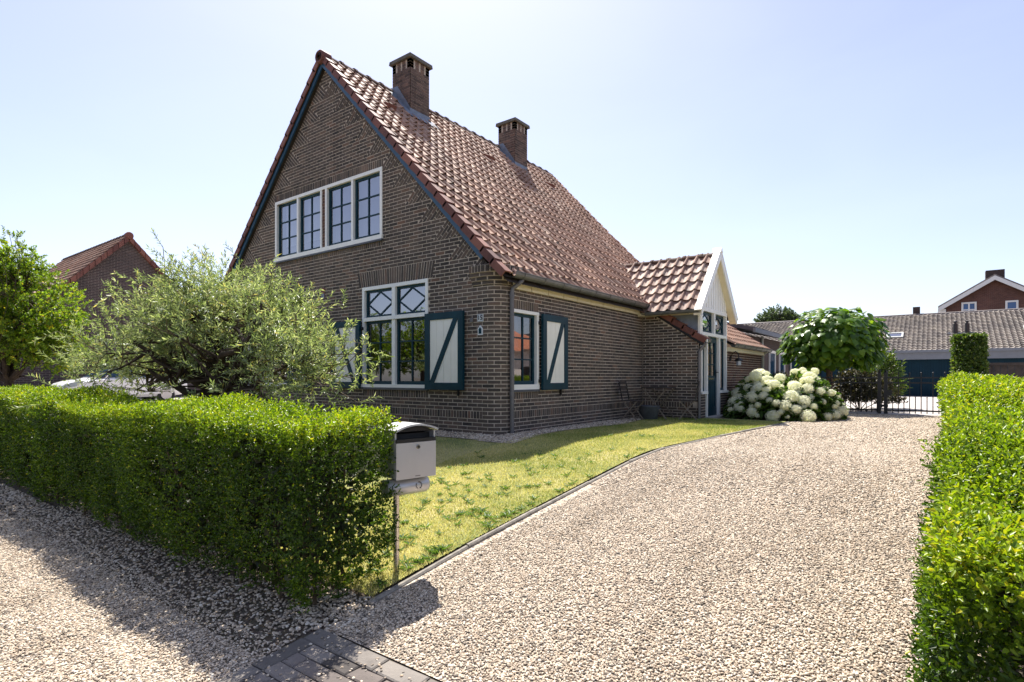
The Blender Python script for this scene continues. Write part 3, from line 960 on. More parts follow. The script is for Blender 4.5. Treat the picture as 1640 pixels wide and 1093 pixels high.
for o_, mt in ((0, 'brick'), (1, 'brick_red')):
    pass
VAR = {}
def variant(kind, tint):
    k = (kind, int(tint * 6.99))
    if k not in VAR:
        m = MB()
        org = (0, 0, 0)
        q = ((-BW / 2, -BH / 2), (BW / 2, -BH / 2), (BW / 2, BH / 2), (-BW / 2, BH / 2))
        F = (lambda s, z, h: (s, -h, z)) if kind == 'g' else (lambda s, z, h: (h, s, z))
        # a bevelled brick face
        pts = [F(*p, -.002) for p in q] + [F(*p, .002) for p in q] + [F(p[0] * .975, p[1] * .90, .0045) for p in q]
        fs = [(8, 9, 10, 11)]
        for b0 in (0, 4):
            for i in range(4): fs.append((b0 + i, b0 + (i + 1) % 4, b0 + 4 + (i + 1) % 4, b0 + 4 + i))
        m.add(pts, fs, (k[1] + .5) / 7)
        VAR[k] = m.mesh('brick', M['brick'])
    return VAR[k]
for F, q, h, t, mt in singles:
    s = (q[0][0] + q[1][0]) / 2; z = (q[0][1] + q[2][1]) / 2
    g_ = s <= S0
    p = F(s, z, h - .0045)
    link('brick', variant('g' if g_ else 's', t), WF if g_ else WS, p)
mbs = {}
for b in bricks:
    if id(b) in sid: continue
    F, q, h, t, mt = b
    if F is FW:
        s = sum(p[0] for p in q) / 4
        key = ('front' if s < S0 + ARC / 2 else 'side', mt)
    else: key = ('lean', mt)
    mbs.setdefault(key, MB())
    brick_solid(mbs[key], F, q, h, t)
for (w, mt), mb in mbs.items():
    par = {'front': WF, 'side': WS, 'lean': WL}[w]
    mb.build('brickwork', M[mt], par, kind='stuff')

# ------------------------------------------------------------------ windows and shutters
def sash_panes(F, x0, x1, z0, z1, cols, rows, par, glass, hs=-.055, fw=.05, bar=.024, back=None):
    m = MB()
    h0, h1 = hs - .022, hs + .022
    m.fbox(F, x0, x1, z0, z0 + fw * 1.25, h0, h1); m.fbox(F, x0, x1, z1 - fw, z1, h0, h1)
    m.fbox(F, x0, x0 + fw, z0 + fw * 1.25, z1 - fw, h0, h1 - .001); m.fbox(F, x1 - fw, x1, z0 + fw * 1.25, z1 - fw, h0, h1 - .001)
    ix0, ix1, iz0, iz1 = x0 + fw, x1 - fw, z0 + fw * 1.25, z1 - fw
    for c in range(1, cols):
        xc = ix0 + (ix1 - ix0) * c / cols
        m.fbox(F, xc - bar / 2, xc + bar / 2, iz0, iz1, h0 + .006, h1 - .004)
    for r in range(1, rows):
        zc = iz0 + (iz1 - iz0) * r / rows
        m.fbox(F, ix0, ix1, zc - bar / 2, zc + bar / 2, h0 + .008, h1 - .006)
    m.build('sash', M['teal'], par)
    for c in range(cols):
        for r in range(rows):
            g = MB()
            a0 = ix0 + (ix1 - ix0) * c / cols; a1 = ix0 + (ix1 - ix0) * (c + 1) / cols
            b0 = iz0 + (iz1 - iz0) * r / rows; b1 = iz0 + (iz1 - iz0) * (r + 1) / rows
            tl = random.uniform(-.0012, .0012); t2 = random.uniform(-.0012, .0012)
            g.add([F(a0, b0, hs + tl), F(a1, b0, hs + t2), F(a1, b1, hs - tl), F(a0, b1, hs - t2)], [(0, 1, 2, 3)])
            g.build('pane', M[glass], par)

def diamond_light(F, x0, x1, z0, z1, par, glass, hs=-.055, fw=.045, bar=.026, white_centre=False):
    m = MB(); h0, h1 = hs - .022, hs + .022
    m.fbox(F, x0, x1, z0, z0 + fw, h0, h1); m.fbox(F, x0, x1, z1 - fw, z1, h0, h1)
    m.fbox(F, x0, x0 + fw, z0 + fw, z1 - fw, h0, h1 - .001); m.fbox(F, x1 - fw, x1, z0 + fw, z1 - fw, h0, h1 - .001)
    ix0, ix1, iz0, iz1 = x0 + fw, x1 - fw, z0 + fw, z1 - fw
    cx, cz = (ix0 + ix1) / 2, (iz0 + iz1) / 2
    cor = [(cx, iz0), (ix1, cz), (cx, iz1), (ix0, cz)]
    up = Vector(F(0, 0, 1)) - Vector(F(0, 0, 0))
    for i in range(4):
        a, b = cor[i], cor[(i + 1) % 4]
        m.bar(F(*a, hs), F(*b, hs), bar, .03, up=up)
    m.build('sash', M['teal'], par)
    polys = [cor, [(ix0, iz0), (cx, iz0), (ix0, cz)], [(cx, iz0), (ix1, iz0), (ix1, cz)], [(ix1, cz), (ix1, iz1), (cx, iz1)], [(cx, iz1), (ix0, iz1), (ix0, cz)]]
    for p in polys:
        g = MB(); g.add([F(a, b, hs) for a, b in p], [tuple(range(len(p)))])
        g.build('pane', M[glass], par)

def curtain(F, x0, x1, z0, z1, par, mat='curtain', h=-.20, name='curtain'):
    m = MB(); n = max(4, int((x1 - x0) / .04))
    for i in range(n + 1):
        x = x0 + (x1 - x0) * i / n
        hh = h + .012 * math.sin(i * 1.7) + .006 * math.sin(i * .7)
        m.v += [F(x, z0, hh), F(x, z1, hh)]; m.t += [.5, .5]
    for i in range(n): m.f.append((2 * i, 2 * i + 2, 2 * i + 3, 2 * i + 1))
    m.build(name, M[mat], par, smooth=True)

FWID = .065
# upper window: two pairs under one white frame
m = MB(); w = UPW; h0, h1 = -.10, .022
m.fbox(FG, w[0], w[1], w[3] - FWID, w[3], h0, h1); m.fbox(FG, w[0] - .02, w[1] + .02, w[2], w[2] + .085, h0, .045)
for a, b in ((w[0], w[0] + FWID), (w[1] - FWID, w[1]), (-10.41, -10.36), (-10.24, -10.18)):
    m.fbox(FG, a, b, w[2] + .085, w[3] - FWID, h0, h1 - .002)
mid1 = (w[0] + FWID - 10.41) / 2; mid2 = (-10.18 + w[1] - FWID) / 2
for c in (mid1, mid2): m.fbox(FG, c - .032, c + .032, w[2] + .085, w[3] - FWID, h0, h1 - .004)
WU = m.build('window', M['white'], house)
m = MB(); m.fbox(FG, -10.36, -10.24, w[2] + .085, w[3] - FWID, -.1, -.004); m.build('pier', M['mortar'], WU)
m = MB(); m.fbox(FG, w[0] - .02, w[1] + .02, w[2] - .035, w[2], -.02, .05); m.build('sill', M['sill'], WU)
zb, zt = w[2] + .085, w[3] - FWID
for a, b in ((w[0] + FWID, mid1 - .032), (mid1 + .032, -10.41), (-10.18, mid2 - .032), (mid2 + .032, w[1] - FWID)):
    sash_panes(FG, a, b, zb, zt, 2, 3, WU, 'glass_up')
curtain(FG, -12.05, -10.45, 3.95, 4.9, WU, 'curtain', name='blind')
curtain(FG, -12.1, -10.42, 3.6, 4.9, WU, 'blind', -.24, name='curtain')
curtain(FG, -10.2, -8.5, 3.6, 4.9, WU, 'blind', name='curtain')

def lower_window(w):
    m = MB(); zt_ = 2.03
    m.fbox(FG, w[0], w[1], w[3] - FWID, w[3], h0, h1); m.fbox(FG, w[0] - .01, w[1] + .01, w[2], w[2] + .06, h0, .04)
    c = (w[0] + w[1]) / 2
    m.fbox(FG, w[0], w[0] + FWID, w[2] + .06, w[3] - FWID, h0, h1 - .002); m.fbox(FG, w[1] - FWID, w[1], w[2] + .06, w[3] - FWID, h0, h1 - .002)
    m.fbox(FG, w[0] + FWID, w[1] - FWID, zt_, zt_ + .07, h0, h1 + .02)
    m.fbox(FG, c - .045, c + .045, w[2] + .06, zt_, h0, h1 - .004); m.fbox(FG, c - .045, c + .045, zt_ + .07, w[3] - FWID, h0, h1 - .004)
    W = m.build('window', M['white'], house)
    m = MB(); m.fbox(FG, w[0] - .02, w[1] + .02, w[2] - .04, w[2], -.02, .05); m.build('sill', M['sill'], W)
    sash_panes(FG, w[0] + FWID, c - .045, w[2] + .06, zt_, 2, 3, W, 'glass')
    sash_panes(FG, c + .045, w[1] - FWID, w[2] + .06, zt_, 2, 3, W, 'glass')
    diamond_light(FG, w[0] + FWID, c - .045, zt_ + .07, w[3] - FWID, W, 'glass_up')
    diamond_light(FG, c + .045, w[1] - FWID, zt_ + .07, w[3] - FWID, W, 'glass_up')
    curtain(FG, w[0], w[1], 2.06, 2.7, W, 'blind', -.3)
    curtain(FG, w[0] - .1, w[1] + .1, .6, 2.06, W, 'dark', -.5, name='dark_backing')  # dark sheet painted as the shade of the unlit room
lower_window(LW1); lower_window(LW2)

def shutter(F, x0, x1, z0, z1, flip, up, hinge_at):
    """ledged shutter lying back against the wall, diagonal brace."""
    m = MB(); f = .115; a0, a1 = .055, .098
    m.fbox(F, x0, x1, z0, z0 + f * 1.05, a0, a1); m.fbox(F, x0, x1, z1 - f * 1.05, z1, a0, a1)
    m.fbox(F, x0, x0 + f, z0 + f * 1.05, z1 - f * 1.05, a0, a1 - .001); m.fbox(F, x1 - f, x1, z0 + f * 1.05, z1 - f * 1.05, a0, a1 - .001)
    m.fbox(F, x0 + .004, x1 - .004, z0 + .004, z1 - .004, .045, .054)
    S = m.build('shutter', M['teal'], house)
    n = 4; i0, i1 = x0 + f, x1 - f
    for k in range(n):
        b = MB(); p = (i1 - i0) / n
        b.fbox(F, i0 + p * k + .003, i0 + p * (k + 1) - .003, z0 + f * 1.05, z1 - f * 1.05, .056, .082 + random.uniform(-.001, .001))
        b.build('board', M['cream'], S)
    b = MB()
    wbr = .085
    ia, ib = (i0, i1) if not flip else (i1, i0)
    zb_, zt_ = z0 + f * 1.05, z1 - f * 1.05
    d = (1 if ib > ia else -1) * .11
    b.fpoly(F, [(ia, zb_), (ia + d, zb_), (ib, zt_), (ib - d, zt_)], .083, .095)
    b.build('brace', M['teal'], S)
    hg = MB()
    for zc in (z0 + .16, z1 - .16):
        hx = x0 if hinge_at == 'lo' else x1
        hg.fbox(F, hx - .05, hx + .05, zc - .025, zc + .025, .024, .060)
    hg.build('hinge', M['black'], S)
    c = MB(); cx = x1 - .16 if hinge_at == 'lo' else x0 + .16
    c.fbox(F, cx - .01, cx + .01, z0 - .10, z0 + .02, .01, .055)
    c.build('catch', M['black'], S)
    return S
UPV = Vector((0, -1, 0))
shutter(FG, LW1[1] + .0, LW1[1] + .90, .73, 2.06, False, UPV, 'lo')
shutter(FG, LW1[0] - .90, LW1[0] - .0, .73, 2.06, True, UPV, 'hi')
shutter(FG, LW2[1] + .0, LW2[1] + .90, .73, 2.06, False, UPV, 'lo')
shutter(FG, LW2[0] - .90, LW2[0] - .0, .73, 2.06, True, UPV, 'hi')

# side window with its single shutter
w = SWY
m = MB()
m.fbox(FS, w[0], w[1], w[3] - .055, w[3], h0, h1 + .006); m.fbox(FS, w[0], w[1], w[2], w[2] + .085, h0, .035)
m.fbox(FS, w[0], w[0] + .05, w[2] + .085, w[3] - .055, h0, h1); m.fbox(FS, w[1] - .065, w[1], w[2] + .085, w[3] - .055, h0, h1)
W = m.build('window', M['white'], house)
m = MB(); m.fbox(FS, w[0], w[1], w[2] - .04, w[2], -.02, .045); m.build('sill', M['sill'], W)
sash_panes(FS, w[0] + .05, w[1] - .065, w[2] + .085, w[3] - .055, 2, 3, W, 'glass')
curtain(FS, w[0], w[1] - .36, 1.45, 2.1, W, 'blind', -.16)
shutter(FS, w[1] + .03, w[1] + .86, .72, 2.06, False, Vector((1, 0, 0)), 'lo')

# plaques on the gable
def text_mesh(s, size, mat, parent, loc, rot, depth=.002, name='digits'):
    cu = bpy.data.curves.new('digits', 'FONT'); cu.body = s; cu.size = size; cu.extrude = depth; cu.offset = .0035; cu.align_x = 'CENTER'; cu.align_y = 'CENTER'
    cu.materials.append(mat)
    tmp = bpy.data.objects.new('digits_curve', cu); COL.objects.link(tmp)
    me = bpy.data.meshes.new_from_object(tmp.evaluated_get(bpy.context.evaluated_depsgraph_get()))
    bpy.data.objects.remove(tmp); bpy.data.curves.remove(cu)
    if not me.materials: me.materials.append(mat)
    o = link(name, me, parent, loc); o.rotation_euler = rot
    return o
m = MB(); m.fbox(FG, -6.045, -5.925, 1.86, 1.98, .006, .022)
PQ = m.build('number_plaque', M['blue_white'], house)
m = MB()
for a0, a1, b0, b1 in ((-6.04, -5.93, 1.865, 1.870), (-6.04, -5.93, 1.970, 1.975), (-6.04, -6.035, 1.865, 1.975), (-5.935, -5.93, 1.865, 1.975)):
    m.fbox(FG, a0, a1, b0, b1, .022, .0235)
m.build('border', M['teal'], PQ)
text_mesh('15', .105, M['black'], PQ, (-5.985, GY - .0245, 1.92), (R(90), 0, 0))
m = MB(); m.fpoly(FG, [(-6.035, 1.64), (-5.935, 1.64), (-5.935, 1.745), (-5.985, 1.80), (-6.035, 1.745)], .006, .022)
P2 = m.build('house_plaque', M['blue_white'], house)
m = MB(); m.fpoly(FG, [(-6.015, 1.66), (-5.955, 1.66), (-5.955, 1.735), (-5.985, 1.770), (-6.015, 1.735)], .022, .026)
m.build('emblem', M['teal'], P2)
m = MB(); m.fbox(FG, -6.20, -6.14, 1.86, 1.93, .006, .03); m.build('bell_plate', M['pipe'], house)
m = MB(); m.fbox(FG, -10.38, -10.26, 2.60, 2.82, .004, .012); VT = m.build('wall_vent', M['verge'], house)
m = MB(); m.fbox(FG, -10.37, -10.27, 2.60, 2.70, .012, .018); m.build('vent_plate', M['lead'], VT)

# ------------------------------------------------------------------ roof
TW, TG, TLEN = 0.21, 0.30, 0.365
PROF = [(0, .020), (.07, .036), (.15, .044), (.24, .036), (.34, .017), (.46, .005), (.6, 0), (.76, .003), (.9, .010), (1.05, .019)]
def tile_verts(O, e1, e2, n, w=TW, l=TLEN, lift=.046, hs=1.2, flip=False):
    O, e1, e2, n = Vector(O), Vector(e1), Vector(e2), Vector(n)
    pts = []
    pr = [(1 - a, h) for a, h in PROF] if flip else PROF
    for a, h in pr: pts.append(O + e1 * (a * w) + n * (h * hs + lift - .014))           # lower edge underside
    for a, h in pr: pts.append(O + e1 * (a * w) + n * (h * hs + lift))                  # lower edge top
    for a, h in pr: pts.append(O + e1 * (a * w) + e2 * (l * .5) + n * (h * hs + lift * .5))
    for a, h in pr: pts.append(O + e1 * (a * w) + e2 * l + n * (h * hs))
    k = len(PROF); f = []
    for r in range(3):
        for i in range(k - 1):
            f.append((r * k + i, r * k + i + 1, (r + 1) * k + i + 1, (r + 1) * k + i))
    f.append((0, k, 2 * k, 3 * k)); f.append((k - 1, 4 * k - 1, 3 * k - 1, 2 * k - 1))
    return pts, f

TVAR = {}
def tile_obj(parent, O, e1, e2, n, tint, key):
    k = (key, int(tint * 5.99))
    if k not in TVAR:
        m = MB(); p, f = tile_verts((0, 0, 0), e1, e2, n)
        m.add(p, f, (k[1] + .5) / 6)
        me = m.mesh('tile', M['tile'], smooth=True)
        try: me.set_sharp_from_angle(angle=R(40))
        except Exception: pass
        TVAR[k] = me
    return link('tile', TVAR[k], parent, O)

def tile_tint(): return min(.999, max(0, random.gauss(.5, .22)))

E1 = Vector((0, 1, 0)); E2 = Vector((-CA, 0, SA)); NN = Vector((SA, 0, CA))
EX = -5.42
EZ = roof_z(EX)
YV = 6.98
slope_len = (EX - XR) / CA
rows = int(slope_len / TG)
TGm = slope_len / rows - .002
rm = MB()
rm.add([(EX, YV + .02, EZ - .02), (EX, YE, EZ - .02), (XR, YE, ZR - .02), (XR, YV + .02, ZR - .02)], [(0, 1, 2, 3)])
EXL = XR - (EX - XR)
rm.add([(EXL, YV + .02, EZ - .02), (EXL, YE, EZ - .02), (XR, YE, ZR - .02), (XR, YV + .02, ZR - .02)], [(0, 1, 2, 3)])
rm.add([(EX + .0, YV + .1, EZ - .09), (EX, YE, EZ - .09), (XR, YE, ZR - .14), (XR, YV + .1, ZR - .14)], [(0, 1, 2, 3)])
ROOF = rm.build('roof', M['wood_dark'], house)
chims = [(-10.16, -9.56, 8.85, 9.45), (-10.16, -9.56, 12.84, 13.44)]
tiles = []
cols = int((YE - YV - .12) / TW)
for j in range(rows):
    for i in range(cols):
        O = Vector((EX, YV + .12 + i * TW, EZ)) + E2 * (j * TGm)
        c = O + E2 * .15 + E1 * .1
        if any(a < c.x < b and p < c.y < q for a, b, p, q in chims): continue
        # rows under the lean-to start above its tiles
        if O.y > RY - .1 and O.x > -5.55: continue
        jit = Vector((random.uniform(-.007, .007), random.uniform(-.005, .005), random.uniform(-.003, .006))) + NN * (.010 * math.sin(O.y * 1.3 + O.z * .8) + .008 * math.sin(O.y * .6 - O.z * 1.9))
        tiles.append((O + jit, tile_tint()))
def near(t):
    p = t[0]; return math.sqrt(p.x ** 2 + p.y ** 2 + (p.z - EYE) ** 2)
tiles.sort(key=near)
for O, t in tiles[:235]: tile_obj(ROOF, O, E1, E2, NN, t, 'main')
tm = MB()
for O, t in tiles[235:]:
    p, f = tile_verts(O, E1, E2, NN); tm.add(p, f, t)
o = tm.build('tiles', M['tile'], ROOF, smooth=True, kind='stuff')
o.data.set_sharp_from_angle(angle=R(40))
tm = MB()
E2L = Vector((CA, 0, SA)); NL = Vector((-SA, 0, CA))
for j in range(rows):
    for i in range(cols):
        O = Vector((EXL, YV + .12 + i * TW, EZ)) + E2L * (j * TGm)
        p, f = tile_verts(O, E1, E2L, NL); tm.add(p, f, tile_tint())
o = tm.build('tiles', M['tile'], ROOF, smooth=True, kind='stuff')
# verge tiles on both rakes of the gable
def verge_run(x_e, z_e, e2, n, y, L, par, nn, gauge, depth=.125, wid=.15, sgn=-1):
    for j in range(nn):
        m = MB(); O = Vector((x_e, y, z_e)) + e2 * (j * gauge); lift = .052
        l = gauge + .035
        up0, up1 = n * (lift + .03), n * (lift + .006)
        d = Vector((0, 0, -depth))
        dn = -n * depth
        a, b = O + up0, O + e2 * l + up1
        W = E1 * (wid * (-sgn))
        q = [a, b, b + W, a + W, a + dn, b + dn]
        t = E1 * .022 * (-sgn)
        pts = [a, b, b + W, a + W, a + dn, b + dn, a + t + dn, b + t + dn, a - n * .022 + W, b - n * .022 + W, a + t - n * .022, b + t - n * .022]
        f = [(0, 1, 2, 3), (0, 4, 5, 1), (4, 6, 7, 5), (6, 10, 11, 7), (0, 3, 8, 10), (0, 10, 6, 4), (3, 2, 9, 8), (1, 5, 7, 11), (1, 11, 9, 2), (10, 8, 9, 11)]
        m.add(pts, f, random.random())
        m.build('verge_tile', M['verge'], par)
verge_run(EX, EZ, E2, NN, YV - .03, slope_len, ROOF, rows, TGm)
verge_run(EXL, EZ, E2L, NL, YV - .03, slope_len, ROOF, rows, TGm)
# bargeboards under the verge
m = MB()
def rake_board(sgn, y0, y1, off0, off1, x_lo):
    n = NN if sgn > 0 else NL
    e = E2 if sgn > 0 else E2L
    O = Vector((x_lo, 0, roof_z(x_lo))); T = Vector((XR, 0, ZR))
    pts = []
    for p in (O, T):
        for off in (off0, off1):
            q = p - n * off
            if p is T: q = Vector((XR, 0, ZR - off / CA))
            for y in (y0, y1): pts.append((q.x, y, q.z))
    # order: O off0 y0,y1, O off1 y0,y1, T ...
    m.hexa([pts[0], pts[1], pts[3], pts[2], pts[4], pts[5], pts[7], pts[6]])
rake_board(1, YV + .012, YV + .045, .06, .14, -5.80)
rake_board(-1, YV + .012, YV + .045, .06, .14, -14.6)
m.build('bargeboard', M['teal_board'] if 'teal_board' in M else M['teal'], ROOF)
m = MB()
rake_board(1, YV + .045, GY + .05, .04, .10, -5.80)
rake_board(-1, YV + .045, GY + .05, .04, .10, -14.6)
m.build('soffit', M['wood_dark'], ROOF)

def ridge_run(p, d, n_, step, par, rad=.12, first=None, name='ridge_tile', mat='ridge'):
    p = Vector(p); d = Vector(d)
    side = d.cross(Vector((0, 0, 1))).normalized()
    for k in range(n_):
        m = MB(); N_ = 9
        rings = [(0, rad + .022), (.06, rad + .022), (.062, rad + .004), (step + .03, rad - .010)]
        for s_, r_ in rings:
            for a in range(N_):
                th = math.pi * (a / (N_ - 1)) * 1.06 - .09
                m.v.append(tuple(p + d * (k * step + s_) + side * (r_ * math.cos(th)) + Vector((0, 0, r_ * math.sin(th) * .92)))); m.t.append(random.random() * .2 + .3)
        for r_ in range(len(rings) - 1):
            for a in range(N_ - 1):
                m.f.append((r_ * N_ + a, r_ * N_ + a + 1, (r_ + 1) * N_ + a + 1, (r_ + 1) * N_ + a))
        m.f.append(tuple(range(N_)))
        tt = random.random()
        m.t = [tt] * len(m.v)
        m.build(name, M[mat], par, smooth=False)
ridge_run((XR, YV + .06, ZR - .035), (0, 1, 0), int((YE - YV) / .36), .36, ROOF)
# rounded verge cap at the apex
m = MB()
N_ = 14
for y, r_ in ((YV - .06, .085), (YV - .075, .115), (YV - .05, .14), (YV + .16, .14)):
    for a in range(N_):
        th = 2 * math.pi * a / N_
        m.v.append((XR + r_ * math.cos(th), y, ZR - .02 + r_ * math.sin(th))); m.t.append(.4)
for r_ in range(3):
    for a in range(N_):
        b = (a + 1) % N_
        m.f.append((r_ * N_ + a, r_ * N_ + b, (r_ + 1) * N_ + b, (r_ + 1) * N_ + a))
m.f.append(tuple(range(N_)))
m.build('apex_cap', M['verge'], ROOF, smooth=True)
# snow/air slates: a few vent tiles
for (yy, up) in ((7.9, 5.55), (11.05, 5.35), (14.2, 5.6)):
    O = Vector((EX, yy, EZ)) + E2 * up
    m = MB(); a = O + NN * .05
    m.add([a, a + E1 * .2, a + E1 * .2 + E2 * .3 - NN * .02, a + E2 * .3 - NN * .02, a + NN * .09 + E2 * .02, a + E1 * .2 + NN * .09 + E2 * .02],
          [(0, 1, 5, 4), (4, 5, 2, 3), (0, 4, 3), (1, 2, 5)], .3)
    m.build('vent_tile', M['verge'], ROOF)

# gutter, brackets, fascia, downpipe
def gutter_run(p, d, L, out, par, rad=.075, name='gutter'):
    p, d, out = Vector(p), Vector(d), Vector(out)
    m = MB(); N_ = 9
    sec = []
    for a in range(N_):
        th = math.pi + math.pi * a / (N_ - 1)
        sec.append((math.cos(th) * rad, math.sin(th) * rad * 1.1))
    sec.append((rad + .012, .004)); sec.append((rad + .012, .016)); sec.append((rad - .002, .014))
    inner = [(x * .94, y * .94 + .004) for x, y in sec[:N_]][::-1]
    prof = sec + inner
    for s_ in (0, L):
        for x, y in prof:
            m.v.append(tuple(p + d * s_ + out * x + Vector((0, 0, y)))); m.t.append(.5)
    k = len(prof)
    for i in range(k):
        j = (i + 1) % k; m.f.append((i, j, k + j, k + i))
    m.f.append(tuple(range(k))); m.f.append(tuple(range(2 * k - 1, k - 1, -1)))
    G = m.build(name, M['zinc'], par, smooth=False)
    s_ = .25
    while s_ < L:
        b = MB()
        q = [p + d * s_ + out * (x * 1.05) + Vector((0, 0, y * 1.05)) for x, y in sec[:N_]]
        b.tube(q, .009, 4)
        b.build('gutter_bracket', M['zinc'], G)
        s_ += .60
    return G
gutter_run((EX + .015, YV + .22, 2.625), (0, 1, 0), RY - YV - .38, (1, 0, 0), house)
m = MB()
yk = GY + RC + .02
while yk < RY - .04:
    e = min(yk + .52, RY - .02)
    m.box(SX + .002, SX + .055, yk, e - .02, 2.41, 2.545)
    yk += .52
m.build('fascia', M['yellowcream'], house)
m = MB(); m.box(SX - .02, EX - .02, GY + RC, RY - .02, 2.602, 2.63); m.build('soffit', M['yellowcream'], house)
m = MB()
px_, py_ = SX + .055, GY + RC - .035
m.tube([(EX + .0, py_ + .12, 2.54), (EX - .01, py_ + .08, 2.50), (px_ + .01, py_ + .01, 2.40), (px_, py_, 2.32), (px_, py_, -.05)], .036, 10)
for zc in (.66, 1.36, 2.28):
    m.lathe((px_, py_, zc), [(.036, -.03), (.043, -.028), (.043, .028), (.036, .03)], 10)
m.build('downpipe', M['pipe'], house, smooth=False)
m = MB(); m.add([(SX - .40, YV + .02, 2.735), (EX - .02, YV + .02, 2.655), (EX - .02, YV + .42, 2.655), (SX - .40, YV + .42, 2.735)], [(0, 1, 2, 3)])
m.build('lead_cap', M['lead'], house)

# chimneys
for (a, b, p, q) in chims:
    m = MB(); zt_ = 8.02
    m.box(a + .008, b - .008, p + .008, q - .008, 6.4, zt_ + .2)
    CH = m.build('chimney', M['mortar'], house)
    k = MB(); CB = .067
    nz = int((zt_ - 6.9) / CB)
    for c in range(nz):
        z0 = zt_ - (c + 1) * CB + .005; z1 = zt_ - c * CB - .005
        for (F, lo, hi) in (((lambda s, z, h: (s, p - h + .008, z)), a, b), ((lambda s, z, h: (b - .008 + h, s, z)), p, q), ((lambda s, z, h: (a + .008 - h, s, z)), p, q), ((lambda s, z, h: (s, q - .008 + h, z)), a, b)):
            x = lo - (.1 if c % 2 else 0)
            while x < hi:
                s0, s1 = max(x, lo), min(x + .2, hi)
                if s1 - s0 > .03:
                    pts = [F(s0, z0, 0), F(s1, z0, 0), F(s1, z1, 0), F(s0, z1, 0), F(s0, z0, .008), F(s1, z0, .008), F(s1, z1, .008), F(s0, z1, .008)]
                    k.hexa(pts, random.betavariate(2, 2), back=False)
                x += .21
    # little piers that carry the cap, with openings between
    for i in range(4):
        for (x0, y0) in ((a + i * .165, p), (a + i * .165, q - .105), (a, p + i * .165), (b - .105, p + i * .165)):
            for c in range(3):
                z0 = zt_ + c * CB + .004
                k.box(x0, x0 + .105, y0, y0 + .105, z0, z0 + CB - .01, random.betavariate(2, 2))
    k.build('brickwork', M['brick_ch'], CH, kind='stuff')
    c = MB(); z0 = zt_ + 3 * CB
    c.hexa([(a - .06, p - .06, z0), (b + .06, p - .06, z0), (b + .06, q + .06, z0), (a - .06, q + .06, z0), (a - .05, p - .05, z0 + .085), (b + .05, p - .05, z0 + .085), (b + .05, q + .05, z0 + .085), (a - .05, q + .05, z0 + .085)])
    c.build('cap', M['stonecap'], CH)
    l = MB()
    def flash(y):
        return [(a - .02, y, roof_z(a - .02) + .02), (b + .10, y, roof_z(b + .10) + .06)]
    # stepped lead against the front and the low side
    zf = roof_z(b)
    l.add([(a - .012, p - .012, roof_z(a)), (b + .012, p - .012, zf), (b + .012, p - .012, zf + .16), (a + .18, p - .012, roof_z(a) + .14), (a - .012, p - .012, roof_z(a) + .14)], [(0, 1, 2, 3, 4)])
    l.add([(b + .012, p - .012, zf - .05), (b + .012, q + .012, zf - .05), (b + .012, q + .012, zf + .15), (b + .012, p - .012, zf + .15)], [(0, 1, 2, 3)])
    l.add([Vector((a, p - .20, roof_z(a) + .075)), Vector((b + .16, p - .20, roof_z(b + .16) + .075)), Vector((b + .16, p - .012, roof_z(b + .16) + .085)), Vector((a, p - .012, roof_z(a) + .085))], [(0, 1, 2, 3)])
    l.add([Vector((b + .01, p - .2, roof_z(b + .01) + .077)), Vector((b + .20, p - .2, roof_z(b + .2) + .077)), Vector((b + .20, q + .12, roof_z(b + .2) + .077)), Vector((b + .01, q + .12, roof_z(b + .01) + .077))], [(0, 1, 2, 3)])
    l.build('flashing', M['lead'], CH)

# ------------------------------------------------------------------ lean-to roof and porch gable
LA = math.atan(LSL); E2b = Vector((-math.cos(LA), 0, math.sin(LA))); NB = Vector((math.sin(LA), 0, math.cos(LA)))
LY0, LY1 = RY - .06, 18.48
m = MB()
m.add([(LX0, LY0 + .03, LZ0 - .02), (LX0, 12.66, LZ0 - .02), (-5.75, 12.66, lean_z(-5.75) - .02), (-5.75, LY0 + .03, lean_z(-5.75) - .02)], [(0, 1, 2, 3)])
m.add([(LX0, 14.6, LZ0 - .02), (LX0, LY1, LZ0 - .02), (-5.9, LY1, lean_z(-5.9) - .02), (-5.9, 14.6, lean_z(-5.9) - .02)], [(0, 1, 2, 3)])
LR = m.build('lean_to_roof', M['wood_dark'], house)
nr = 6
lt = MB()
for j in range(nr):
    ycs = [LY0 + .11] + [14.62 + .21 * i for i in range(18)]
    for y in ycs:
        O = Vector((LX0, y, LZ0)) + E2b * (j * .295)
        if y > 13:
            p, f = tile_verts(O, E1, E2b, NB); lt.add(p, f, tile_tint()); continue
        mm = MB(); p, f = tile_verts(O, E1, E2b, NB); mm.add(p, f, tile_tint())
        ob = mm.build('tile', M['tile'], LR, smooth=True)
        ob.data.set_sharp_from_angle(angle=R(40))
lt.build('tiles', M['tile'], LR, smooth=True, kind='stuff').data.set_sharp_from_angle(angle=R(40))
verge_run(LX0, LZ0, E2b, NB, LY0 - .03, 0, LR, 6, .295)
verge_run(LX0, LZ0, E2b, NB, LY1 + .03, 0, LR, 6, .295, sgn=1)
m = MB()
m.hexa([(LX0 - .02, LY0 + .02, LZ0 - .13), (LX0 - .02, LY0 + .08, LZ0 - .13), (-5.55, LY0 + .08, lean_z(-5.55) - .13), (-5.55, LY0 + .02, lean_z(-5.55) - .13),
        (LX0 - .02, LY0 + .02, LZ0 - .02), (LX0 - .02, LY0 + .08, LZ0 - .02), (-5.55, LY0 + .08, lean_z(-5.55) - .02), (-5.55, LY0 + .02, lean_z(-5.55) - .02)])
m.build('bargeboard', M['black'], LR)
gutter_run((LX0 + .02, LY0 - .02, LZ0 + .03), (0, 1, 0), .16, (1, 0, 0), house, .07)
gutter_run((LX0 + .02, 14.62, LZ0 + .03), (0, 1, 0), LY1 - 14.6, (1, 0, 0), house, .07)
